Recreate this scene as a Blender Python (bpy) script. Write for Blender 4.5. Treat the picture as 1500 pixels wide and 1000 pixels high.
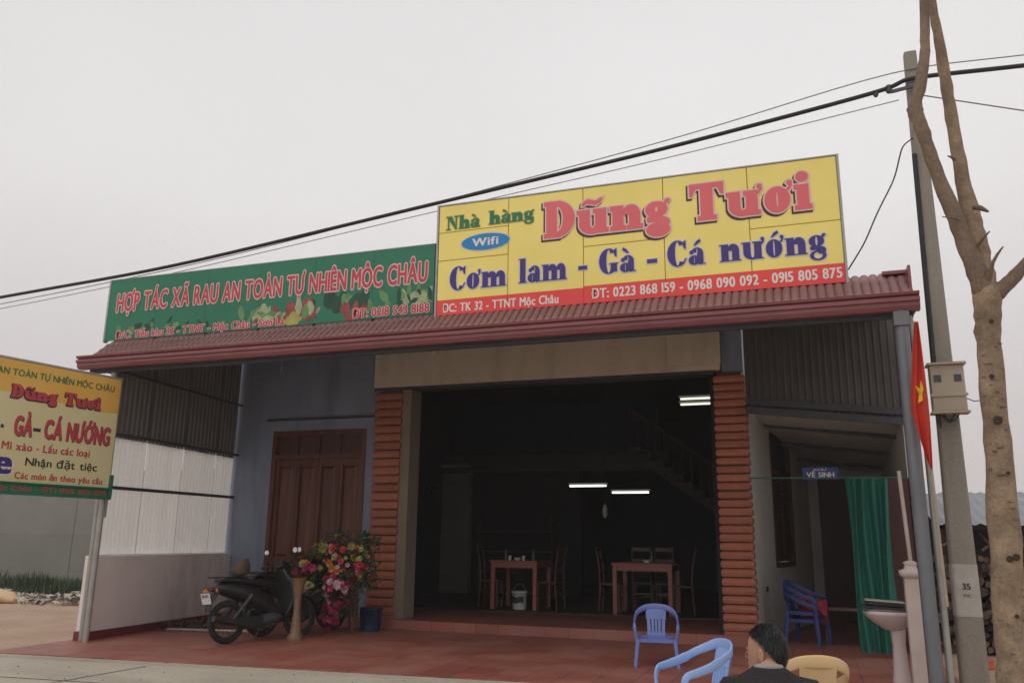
import bpy, bmesh, math, random, unicodedata
from mathutils import Vector, Matrix
random.seed(7)
R = math.radians
scene = bpy.context.scene
for o in list(bpy.data.objects): bpy.data.objects.remove(o)

# ------------------------------------------------------------------ camera
CAM_H, F, PITCH, ROLL, YAW = 1.5, 1225.0, R(13.36), R(0.70), R(19.6)
fh = Vector((-math.sin(YAW), math.cos(YAW), 0)); rh = Vector((math.cos(YAW), math.sin(YAW), 0)); zz = Vector((0, 0, 1))
fw = fh*math.cos(PITCH) + zz*math.sin(PITCH)
up0 = -fh*math.sin(PITCH) + zz*math.cos(PITCH)
up = up0*math.cos(ROLL) - rh*math.sin(ROLL); rt = rh*math.cos(ROLL) + up0*math.sin(ROLL)
cd = bpy.data.cameras.new('camera'); cam = bpy.data.objects.new('camera', cd); scene.collection.objects.link(cam)
m3 = Matrix((rt, up, -fw)).transposed()
cam.matrix_world = Matrix.Translation((0, 0, CAM_H)) @ m3.to_4x4()
cd.sensor_width = 36.0; cd.lens = F/1500*36; cd.clip_start = 0.05; cd.clip_end = 5000
scene.camera = cam

# ------------------------------------------------------------------ world: overcast daylight
SUN_EL, SUN_AZ = R(52), R(200)
world = bpy.data.worlds.new("World"); scene.world = world; world.use_nodes = True
nt = world.node_tree; N = nt.nodes; L = nt.links
for n in list(N): N.remove(n)
out = N.new('ShaderNodeOutputWorld'); bg = N.new('ShaderNodeBackground'); bg.inputs['Strength'].default_value = 0.1
sky = N.new('ShaderNodeTexSky'); sky.sky_type = 'NISHITA'; sky.sun_disc = False
sky.sun_elevation = SUN_EL; sky.sun_rotation = SUN_AZ; sky.dust_density = 4
hs = N.new('ShaderNodeHueSaturation'); hs.inputs['Saturation'].default_value = 0.15; hs.inputs['Value'].default_value = 1.0
L.new(sky.outputs[0], hs.inputs['Color'])
# the cloud layer: pale grey, a little brighter overhead, slightly mottled
tc = N.new('ShaderNodeTexCoord'); sep = N.new('ShaderNodeSeparateXYZ'); L.new(tc.outputs['Generated'], sep.inputs[0])
mr = N.new('ShaderNodeMapRange'); mr.inputs['From Min'].default_value = -0.05; mr.inputs['From Max'].default_value = 0.62
L.new(sep.outputs['Z'], mr.inputs['Value'])
cr = N.new('ShaderNodeValToRGB'); L.new(mr.outputs[0], cr.inputs[0])
e = cr.color_ramp.elements
e[0].position = 0.0; e[0].color = (5.3, 5.4, 5.65, 1)
e[1].position = 1.0; e[1].color = (7.7, 7.65, 7.7, 1)
k = e.new(0.30); k.color = (6.8, 6.86, 6.98, 1)
k = e.new(0.62); k.color = (8.8, 8.8, 8.85, 1)
nz = N.new('ShaderNodeTexNoise'); nz.inputs['Scale'].default_value = 1.6; nz.inputs['Detail'].default_value = 2.5
L.new(tc.outputs['Generated'], nz.inputs['Vector'])
mr2 = N.new('ShaderNodeMapRange'); mr2.inputs['To Min'].default_value = 0.92; mr2.inputs['To Max'].default_value = 1.11
mr2.inputs['From Min'].default_value = 0.3; mr2.inputs['From Max'].default_value = 0.7
L.new(nz.outputs['Fac'], mr2.inputs['Value'])
vm = N.new('ShaderNodeVectorMath'); vm.operation = 'SCALE'
L.new(cr.outputs[0], vm.inputs[0]); L.new(mr2.outputs[0], vm.inputs['Scale'])
mx = N.new('ShaderNodeMix'); mx.data_type = 'RGBA'; mx.inputs['Factor'].default_value = 0.9
L.new(hs.outputs[0], mx.inputs['A']); L.new(vm.outputs[0], mx.inputs['B'])
L.new(mx.outputs['Result'], bg.inputs['Color']); L.new(bg.outputs[0], out.inputs[0])

sl = bpy.data.lights.new('sun', 'SUN'); sl.energy = 0.8; sl.angle = R(40); sl.color = (1, 0.96, 0.9)
so = bpy.data.objects.new('sun', sl); scene.collection.objects.link(so)
sd = Vector((math.sin(SUN_AZ)*math.cos(SUN_EL), math.cos(SUN_AZ)*math.cos(SUN_EL), math.sin(SUN_EL)))
so.rotation_euler = sd.to_track_quat('Z', 'Y').to_euler(); so.location = (0, -20, 30)

scene.view_settings.view_transform = 'Standard'; scene.view_settings.look = 'None'
scene.view_settings.exposure = 0.24; scene.view_settings.gamma = 1.0; scene.view_settings.use_curve_mapping = False
scene.cycles.max_bounces = 8; scene.cycles.volume_bounces = 4

# ------------------------------------------------------------------ materials
def mat(name, col, rough=0.7, var=0.12, scale=3.0, bump=0.0, bscale=40.0, metal=0.0, dirt=0.0, dcol=(0.1, 0.08, 0.06), stretch=None,
        dst=None, orand=0.0, fine=0.0, emit=None, estr=0.0, trans=None, spec=0.5, two=None):
    m = bpy.data.materials.new(name); m.use_nodes = True
    t = m.node_tree; n = t.nodes; l = t.links
    b = n['Principled BSDF']; b.inputs['Roughness'].default_value = rough; b.inputs['Metallic'].default_value = metal
    b.inputs['Specular IOR Level'].default_value = spec
    tcx = n.new('ShaderNodeTexCoord'); mp = n.new('ShaderNodeMapping'); l.new(tcx.outputs['Object'], mp.inputs[0])
    if stretch: mp.inputs['Scale'].default_value = stretch
    ns = n.new('ShaderNodeTexNoise'); ns.inputs['Scale'].default_value = scale; ns.inputs['Detail'].default_value = 6
    l.new(mp.outputs[0], ns.inputs['Vector'])
    r = n.new('ShaderNodeMapRange'); r.inputs['From Min'].default_value = 0.3; r.inputs['From Max'].default_value = 0.7
    l.new(ns.outputs['Fac'], r.inputs['Value'])
    mixn = n.new('ShaderNodeMix'); mixn.data_type = 'RGBA'
    c2 = two if two else tuple(min(1, c*(1+var)) for c in col)
    c1 = col if two else tuple(c*(1-var) for c in col)
    mixn.inputs['A'].default_value = (*c1, 1); mixn.inputs['B'].default_value = (*c2, 1)
    l.new(r.outputs[0], mixn.inputs['Factor']); last = mixn.outputs['Result']
    if dirt > 0:
        nd = n.new('ShaderNodeTexNoise'); nd.inputs['Scale'].default_value = scale*0.45; nd.inputs['Detail'].default_value = 9; nd.inputs['Roughness'].default_value = 0.7
        mpd = n.new('ShaderNodeMapping'); l.new(tcx.outputs['Object'], mpd.inputs[0]); mpd.inputs['Scale'].default_value = dst or (1, 1, 1)
        l.new(mpd.outputs[0], nd.inputs['Vector'])
        rd = n.new('ShaderNodeMapRange'); rd.inputs['From Min'].default_value = 0.5; rd.inputs['From Max'].default_value = 0.72; rd.inputs['To Max'].default_value = dirt
        l.new(nd.outputs['Fac'], rd.inputs['Value'])
        md = n.new('ShaderNodeMix'); md.data_type = 'RGBA'; md.inputs['B'].default_value = (*dcol, 1)
        l.new(rd.outputs[0], md.inputs['Factor']); l.new(last, md.inputs['A']); last = md.outputs['Result']
    if fine > 0:        # fine speckle and pores
        nf = n.new('ShaderNodeTexNoise'); nf.inputs['Scale'].default_value = 38; nf.inputs['Detail'].default_value = 8; nf.inputs['Roughness'].default_value = 0.75
        l.new(tcx.outputs['Object'], nf.inputs['Vector'])
        rf_ = n.new('ShaderNodeMapRange'); rf_.inputs['From Min'].default_value = 0.35; rf_.inputs['From Max'].default_value = 0.65; rf_.inputs['To Min'].default_value = 1-fine; rf_.inputs['To Max'].default_value = 1+fine
        l.new(nf.outputs['Fac'], rf_.inputs['Value'])
        vf = n.new('ShaderNodeVectorMath'); vf.operation = 'SCALE'; l.new(last, vf.inputs[0]); l.new(rf_.outputs[0], vf.inputs['Scale']); last = vf.outputs[0]
    if orand > 0:       # each piece fired or grown a little differently
        oi = n.new('ShaderNodeObjectInfo'); ro_ = n.new('ShaderNodeMapRange'); ro_.inputs['To Min'].default_value = 1-orand; ro_.inputs['To Max'].default_value = 1+orand
        l.new(oi.outputs['Random'], ro_.inputs['Value'])
        vo = n.new('ShaderNodeVectorMath'); vo.operation = 'SCALE'; l.new(last, vo.inputs[0]); l.new(ro_.outputs[0], vo.inputs['Scale']); last = vo.outputs[0]
    l.new(last, b.inputs['Base Color'])
    if bump > 0:
        nb = n.new('ShaderNodeTexNoise'); nb.inputs['Scale'].default_value = bscale; nb.inputs['Detail'].default_value = 5
        l.new(mp.outputs[0], nb.inputs['Vector'])
        bp = n.new('ShaderNodeBump'); bp.inputs['Strength'].default_value = bump; bp.inputs['Distance'].default_value = 0.02
        l.new(nb.outputs['Fac'], bp.inputs['Height']); l.new(bp.outputs[0], b.inputs['Normal'])
    if emit:
        b.inputs['Emission Color'].default_value = (*emit, 1); b.inputs['Emission Strength'].default_value = estr
    if trans is not None:       # thin sheet that lets daylight through
        tl = n.new('ShaderNodeBsdfTranslucent'); l.new(last, tl.inputs['Color'])
        ms = n.new('ShaderNodeMixShader'); ms.inputs[0].default_value = trans
        l.new(b.outputs[0], ms.inputs[1]); l.new(tl.outputs[0], ms.inputs[2])
        l.new(ms.outputs[0], n['Material Output'].inputs['Surface'])
    return m

M = {}
M['dirt'] = mat('dirt', (0.36, 0.24, 0.165), 0.95, scale=0.9, bump=0.8, bscale=9, dirt=0.5, dcol=(0.36, 0.30, 0.24), two=(0.46, 0.32, 0.235), fine=0.2)
M['concrete_road'] = mat('concrete_road', (0.40, 0.355, 0.28), 0.9, scale=0.9, bump=0.4, bscale=30, dirt=0.75, dcol=(0.26, 0.215, 0.17), two=(0.50, 0.445, 0.36), dst=(.45, 1.8, 1), fine=0.14)
M['kerb'] = mat('kerb_concrete', (0.42, 0.37, 0.31), 0.9, 0.1, 2, bump=0.2)
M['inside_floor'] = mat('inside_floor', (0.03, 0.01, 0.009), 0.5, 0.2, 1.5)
M['blue'] = mat('blue_paint', (0.235, 0.27, 0.355), 0.8, 0.07, 1.2, bump=0.12, dirt=0.9, dcol=(0.13, 0.15, 0.19), dst=(3.5, 3.5, .5), fine=0.05)
M['cream'] = mat('cream_paint', (0.68, 0.56, 0.45), 0.8, 0.06, 1.2, bump=0.1, dirt=0.6, dcol=(0.38, 0.28, 0.20), dst=(2.5, 2.5, .8), fine=0.05)
M['jamb'] = mat('jamb_paint', (0.26, 0.21, 0.16), 0.8, 0.08, 2, bump=0.1, dirt=0.5, dcol=(0.17, 0.13, 0.10), dst=(2, 2, .6))
M['white_wall'] = mat('white_wall_paint', (0.78, 0.70, 0.66), 0.85, 0.06, 1.5, bump=0.12, dirt=0.8, dcol=(0.50, 0.41, 0.35), dst=(2.5, 2.5, .7), fine=0.04)
M['flank'] = mat('pale_wall_paint', (0.55, 0.54, 0.50), 0.85, 0.06, 1.5, bump=0.12, dirt=0.3, dcol=(0.3, 0.28, 0.25))
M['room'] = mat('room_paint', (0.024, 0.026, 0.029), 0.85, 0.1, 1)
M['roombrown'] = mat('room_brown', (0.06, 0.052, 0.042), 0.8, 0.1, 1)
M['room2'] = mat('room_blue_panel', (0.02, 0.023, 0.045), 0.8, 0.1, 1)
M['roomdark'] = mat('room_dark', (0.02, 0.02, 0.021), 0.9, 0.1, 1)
M['redtrim'] = mat('red_baseboard', (0.16, 0.025, 0.028), 0.4, 0.15, 3)
M['clay'] = mat('clay_cladding', (0.34, 0.108, 0.06), 0.65, 0.14, 6, bump=0.25, bscale=30, dirt=0.4, dcol=(0.30, 0.13, 0.09), two=(0.43, 0.148, 0.082), orand=0.16, fine=0.12)
M['mortar'] = mat('cladding_mortar', (0.16, 0.05, 0.035), 0.9, 0.1, 6)
M['maroon'] = mat('maroon_sheet', (0.30, 0.145, 0.14), 0.6, 0.1, 2.5, dirt=0.6, dcol=(0.27, 0.175, 0.16), two=(0.37, 0.19, 0.18), orand=0.06, fine=0.12)
M['gutter'] = mat('maroon_gutter', (0.235, 0.07, 0.078), 0.35, 0.12, 2, dirt=0.2, dcol=(0.25, 0.13, 0.12))
M['darksheet'] = mat('dark_ribbed_sheet', (0.17, 0.155, 0.15), 0.6, 0.12, 2, dirt=0.3, dcol=(0.10, 0.09, 0.085))
M['gable'] = mat('gable_ribbed_sheet', (0.095, 0.085, 0.08), 0.6, 0.15, 2, dirt=0.3, dcol=(0.06, 0.055, 0.05))
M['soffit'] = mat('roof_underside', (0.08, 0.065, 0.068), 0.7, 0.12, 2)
M['fibre'] = mat('translucent_sheet', (0.90, 0.89, 0.87), 0.5, 0.05, 1.3, trans=0.5, stretch=(1, 5, 0.4), dirt=0.15, dcol=(0.5, 0.46, 0.4), orand=0.05)
M['steel'] = mat('painted_steel', (0.17, 0.18, 0.20), 0.45, 0.1, 3, metal=0.3, dirt=0.3, dcol=(0.14, 0.11, 0.09))
M['darksteel'] = mat('dark_steel', (0.06, 0.062, 0.075), 0.5, 0.1, 3, metal=0.2)
M['galv'] = mat('galvanised_pipe', (0.36, 0.35, 0.32), 0.5, 0.1, 5, metal=0.3, dirt=0.3, dcol=(0.2, 0.17, 0.14))
M['doorwood'] = mat('door_wood', (0.065, 0.016, 0.010), 0.4, 0.25, 2, stretch=(9, 9, 0.5), two=(0.17, 0.045, 0.022), orand=0.12)
M['darkwood'] = mat('dark_red_wood', (0.075, 0.022, 0.018), 0.5, 0.2, 3, stretch=(6, 6, 0.6))
M['tablewood'] = mat('table_wood', (0.33, 0.10, 0.07), 0.4, 0.2, 4, stretch=(5, 5, 1))
M['chairwood'] = mat('chair_wood', (0.09, 0.03, 0.021), 0.45, 0.2, 4)
M['black'] = mat('black_plastic', (0.012, 0.012, 0.013), 0.35, 0.1, 5)
M['rubber'] = mat('rubber', (0.018, 0.017, 0.017), 0.85, 0.2, 8)
M['bikered'] = mat('dark_red_fairing', (0.10, 0.008, 0.012), 0.25, 0.1, 5)
M['bikedark'] = mat('dark_fairing', (0.02, 0.012, 0.014), 0.3, 0.1, 5)
M['bikemetal'] = mat('bike_metal', (0.05, 0.05, 0.05), 0.4, 0.1, 5, metal=0.6)
M['chrome'] = mat('chrome', (0.6, 0.6, 0.6), 0.2, 0.05, 5, metal=1.0)
M['mirror'] = mat('mirror_glass', (0.9, 0.9, 0.9), 0.03, 0.0, 5, metal=1.0)
M['platewhite'] = mat('plate_white', (0.72, 0.72, 0.70), 0.5, 0.08, 9)
M['blackprint'] = mat('black_print', (0.05, 0.05, 0.05), 0.6, 0.05, 9)
M['bluechair'] = mat('blue_plastic', (0.27, 0.40, 0.72), 0.35, 0.06, 4, dirt=0.15, dcol=(0.15, 0.2, 0.4))
M['bluechair2'] = mat('blue_violet_plastic', (0.15, 0.20, 0.48), 0.4, 0.06, 4, dirt=0.15, dcol=(0.15, 0.17, 0.35))
M['navy'] = mat('navy_plastic', (0.03, 0.055, 0.22), 0.5, 0.12, 4)
M['beigechair'] = mat('beige_plastic', (0.62, 0.42, 0.22), 0.4, 0.07, 4, dirt=0.2, dcol=(0.4, 0.27, 0.15))
M['green_cloth'] = mat('green_tarpaulin', (0.015, 0.17, 0.125), 0.6, 0.15, 2, stretch=(6, 6, 1), trans=0.25)
M['greenmetal'] = mat('green_painted_metal', (0.02, 0.15, 0.09), 0.5, 0.1, 2)
M['porcelain'] = mat('porcelain', (0.50, 0.41, 0.40), 0.3, 0.05, 3, dirt=0.25, dcol=(0.38, 0.3, 0.27))
M['plaster'] = mat('balustrade_plaster', (0.50, 0.42, 0.38), 0.85, 0.08, 4, bump=0.2, dirt=0.35, dcol=(0.33, 0.26, 0.22))
M['pole'] = mat('pole_concrete', (0.26, 0.23, 0.195), 0.9, 0.14, 2, bump=0.5, bscale=25, stretch=(1, 1, 0.25), dirt=0.7, dst=(2, 2, .4), dcol=(0.15, 0.13, 0.11), fine=0.12)
M['polewhite'] = mat('pole_white_paint', (0.40, 0.37, 0.335), 0.85, 0.1, 4, dirt=0.8, dcol=(0.26, 0.23, 0.20))
M['bark'] = mat('pale_bark', (0.185, 0.125, 0.08), 0.9, 0.2, 5, bump=0.9, bscale=16, stretch=(1, 1, 0.8), dirt=0.85, dcol=(0.11, 0.08, 0.058), two=(0.33, 0.235, 0.155), fine=0.22)
M['barkdark'] = mat('knot_bark', (0.05, 0.032, 0.022), 0.95, 0.2, 8)
M['bark_branch'] = mat('branch_bark', (0.15, 0.10, 0.072), 0.9, 0.2, 4, bump=1.0, bscale=18, stretch=(1, 1, 0.7), dirt=0.7, dcol=(0.12, 0.09, 0.07), two=(0.25, 0.175, 0.12), fine=0.25)
M['cable'] = mat('cable', (0.02, 0.02, 0.022), 0.7, 0.1, 4)
M['thinwire'] = mat('thin_wire', (0.16, 0.16, 0.17), 0.6, 0.1, 4)
M['box'] = mat('meter_box_paint', (0.40, 0.33, 0.25), 0.6, 0.08, 3, dirt=0.3, dcol=(0.25, 0.2, 0.15))
M['flag'] = mat('flag_red', (0.62, 0.045, 0.025), 0.7, 0.1, 3, trans=0.3)
M['star'] = mat('flag_yellow', (0.75, 0.50, 0.03), 0.7, 0.1, 3)
M['flagpole'] = mat('flag_staff', (0.38, 0.31, 0.24), 0.6, 0.1, 3)
M['log'] = mat('log_bark', (0.075, 0.05, 0.038), 0.95, 0.35, 6, orand=0.3)
M['log_end'] = mat('log_end', (0.13, 0.085, 0.06), 0.9, 0.3, 12, orand=0.45)
M['orange'] = mat('orange_brick', (0.50, 0.11, 0.05), 0.8, 0.15, 8)
M['shedroof'] = mat('shed_roof', (0.26, 0.27, 0.29), 0.7, 0.12, 2)
M['sheddark'] = mat('shed_wall', (0.04, 0.045, 0.055), 0.8, 0.2, 2)
M['boundary'] = mat('grey_render', (0.235, 0.225, 0.20), 0.9, 0.1, 0.8, bump=0.3, dirt=0.5, dcol=(0.18, 0.165, 0.14), fine=0.1)
M['boundary2'] = mat('grey_render_lower', (0.215, 0.205, 0.18), 0.9, 0.1, 0.8, bump=0.3, dirt=0.5, dcol=(0.17, 0.15, 0.13))
M['grass'] = mat('grass', (0.045, 0.07, 0.03), 0.9, 0.4, 3)
M['leaf'] = mat('leaf', (0.03, 0.075, 0.03), 0.7, 0.4, 6)
M['rubble'] = mat('rubble', (0.36, 0.31, 0.25), 0.9, 0.4, 6, two=(0.58, 0.55, 0.48))
M['rubble2'] = mat('rubble_red', (0.22, 0.13, 0.10), 0.9, 0.4, 6)
M['hill'] = mat('hill_forest', (0.05, 0.07, 0.05), 0.95, 0.3, 0.02)
M['skin'] = mat('skin', (0.42, 0.22, 0.15), 0.5, 0.06, 8)
M['hair'] = mat('hair', (0.012, 0.011, 0.012), 0.45, 0.3, 30, bump=0.9, bscale=70, stretch=(1, 1, 0.35))
M['sweater'] = mat('dark_sweater', (0.018, 0.012, 0.015), 0.9, 0.2, 12, bump=0.5, bscale=90)
M['collar'] = mat('shirt_collar', (0.30, 0.28, 0.26), 0.8, 0.05, 8)
M['trouser'] = mat('trousers', (0.03, 0.032, 0.045), 0.9, 0.1, 8)
M['trouser2'] = mat('brown_canvas', (0.09, 0.055, 0.04), 0.95, 0.3, 9, bump=0.9, bscale=14)
M['tube'] = mat('lamp_tube', (0.9, 0.9, 0.9), 0.4, 0, 1, emit=(0.95, 1.0, 0.95), estr=2.2)
M['tubedim'] = mat('lamp_tube_dim', (0.9, 0.9, 0.9), 0.4, 0, 1, emit=(1.0, 1.0, 0.85), estr=0.85)
M['signblue'] = mat('sign_blue', (0.03, 0.045, 0.22), 0.5, 0.05, 2)
M['yellow'] = mat('banner_yellow', (0.88, 0.72, 0.19), 0.5, 0.06, 0.9, bump=0.35, bscale=2.2, dirt=0.25, dcol=(0.72, 0.57, 0.26))
M['seam'] = mat('banner_seam', (0.42, 0.30, 0.07), 0.7, 0.05, 2)
M['bandred'] = mat('banner_red', (0.78, 0.06, 0.055), 0.55, 0.05, 1)
M['green'] = mat('banner_green', (0.012, 0.165, 0.09), 0.5, 0.10, 0.9, bump=0.35, bscale=2.2, dirt=0.2, dcol=(0.02, 0.12, 0.075))
M['l_pink'] = mat('print_pinkred', (0.72, 0.13, 0.15), 0.55, 0.05, 1)
M['l_white'] = mat('print_white', (0.78, 0.70, 0.66), 0.55, 0.04, 1)
M['l_pale'] = mat('print_pale_pink', (0.74, 0.52, 0.48), 0.55, 0.04, 1)
M['l_black'] = mat('print_black', (0.035, 0.02, 0.03), 0.55, 0.04, 1)
M['l_navy'] = mat('print_navy', (0.045, 0.025, 0.19), 0.55, 0.04, 1)
M['l_lav'] = mat('print_lavender', (0.60, 0.55, 0.62), 0.55, 0.04, 1)
M['l_green'] = mat('print_green', (0.015, 0.17, 0.075), 0.55, 0.04, 1)
M['l_red'] = mat('print_red', (0.50, 0.05, 0.075), 0.55, 0.04, 1)
M['l_cyan'] = mat('print_blue', (0.01, 0.22, 0.52), 0.55, 0.04, 1)
M['bb_cream'] = mat('billboard_cream', (0.66, 0.60, 0.30), 0.6, 0.06, 1.2, two=(0.70, 0.62, 0.36))
M['bb_orange'] = mat('billboard_orange', (0.74, 0.38, 0.06), 0.6, 0.1, 1.2, two=(0.78, 0.48, 0.11))
M['veg1'] = mat('print_leafgreen', (0.12, 0.26, 0.09), 0.6, 0.3, 5)
M['veg2'] = mat('print_palegreen', (0.34, 0.40, 0.22), 0.6, 0.3, 5)
M['veg3'] = mat('print_beet', (0.30, 0.05, 0.05), 0.6, 0.3, 5)
M['veg4'] = mat('print_darkgreen', (0.01, 0.06, 0.035), 0.6, 0.3, 5)
M['veg5'] = mat('print_olive', (0.36, 0.34, 0.08), 0.6, 0.2, 5)
for nm, c in dict(fl_red=(0.45, 0.03, 0.02), fl_pink=(0.50, 0.035, 0.12), fl_magenta=(0.33, 0.02, 0.10), fl_orange=(0.60, 0.22, 0.05), fl_lime=(0.34, 0.34, 0.08), fl_pale=(0.55, 0.35, 0.36)).items():
    M[nm] = mat(nm, c, 0.7, 0.25, 9)
M['bluebucket'] = mat('blue_bucket', (0.01, 0.03, 0.07), 0.5, 0.1, 5)
M['gold'] = mat('turned_wood', (0.20, 0.115, 0.065), 0.45, 0.15, 6)
M['glass'] = mat('bottle_glass', (0.05, 0.10, 0.05), 0.15, 0.1, 5)
M['cup'] = mat('white_cup', (0.6, 0.6, 0.57), 0.4, 0.1, 5)
M['redcloth'] = mat('red_cloth', (0.35, 0.03, 0.05), 0.85, 0.2, 8)

# red tiled forecourt: square glazed tiles with pale joints
def tile_mat():
    m = bpy.data.materials.new('red_floor_tiles'); m.use_nodes = True
    t = m.node_tree; n = t.nodes; l = t.links; b = n['Principled BSDF']
    tcx = n.new('ShaderNodeTexCoord'); br = n.new('ShaderNodeTexBrick'); l.new(tcx.outputs['Object'], br.inputs['Vector'])
    br.offset = 0; br.inputs['Scale'].default_value = 1.0; br.inputs['Brick Width'].default_value = 0.4; br.inputs['Row Height'].default_value = 0.4
    br.inputs['Mortar Size'].default_value = 0.009; br.inputs['Color1'].default_value = (0.25, 0.070, 0.048, 1); br.inputs['Color2'].default_value = (0.33, 0.10, 0.07, 1)
    br.inputs['Mortar'].default_value = (0.12, 0.06, 0.05, 1)
    ns = n.new('ShaderNodeTexNoise'); ns.inputs['Scale'].default_value = 1.1; ns.inputs['Detail'].default_value = 8; l.new(tcx.outputs['Object'], ns.inputs['Vector'])
    r = n.new('ShaderNodeMapRange'); r.inputs['From Min'].default_value = 0.42; r.inputs['From Max'].default_value = 0.75; r.inputs['To Max'].default_value = 0.55
    l.new(ns.outputs['Fac'], r.inputs['Value'])
    mx_ = n.new('ShaderNodeMix'); mx_.data_type = 'RGBA'; mx_.inputs['B'].default_value = (0.36, 0.20, 0.155, 1)
    l.new(r.outputs[0], mx_.inputs['Factor']); l.new(br.outputs['Color'], mx_.inputs['A']); l.new(mx_.outputs['Result'], b.inputs['Base Color'])
    r2 = n.new('ShaderNodeMapRange'); r2.inputs['To Min'].default_value = 0.38; r2.inputs['To Max'].default_value = 0.7; l.new(ns.outputs['Fac'], r2.inputs['Value'])
    l.new(r2.outputs[0], b.inputs['Roughness'])
    bp = n.new('ShaderNodeBump'); bp.inputs['Strength'].default_value = 0.3; bp.inputs['Distance'].default_value = 0.005; bp.invert = True
    l.new(br.outputs['Fac'], bp.inputs['Height']); l.new(bp.outputs[0], b.inputs['Normal'])
    return m
M['tiles'] = tile_mat()

# ------------------------------------------------------------------ mesh helpers
COL = scene.collection
def tag(o, label=None, cat=None, group=None, kind=None):
    if label: o['label'] = label
    if cat: o['category'] = cat
    if group: o['group'] = group
    if kind: o['kind'] = kind
    return o
def thing(name, loc, label, cat, group=None, rz=0):
    o = bpy.data.objects.new(name, None); COL.objects.link(o); o.location = loc; o.rotation_euler = (0, 0, rz); o.empty_display_size = 0.1
    return tag(o, label, cat, group)
def origin(p):
    v = Vector((0, 0, 0))
    while p is not None: v += p.location; p = p.parent
    return v

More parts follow.
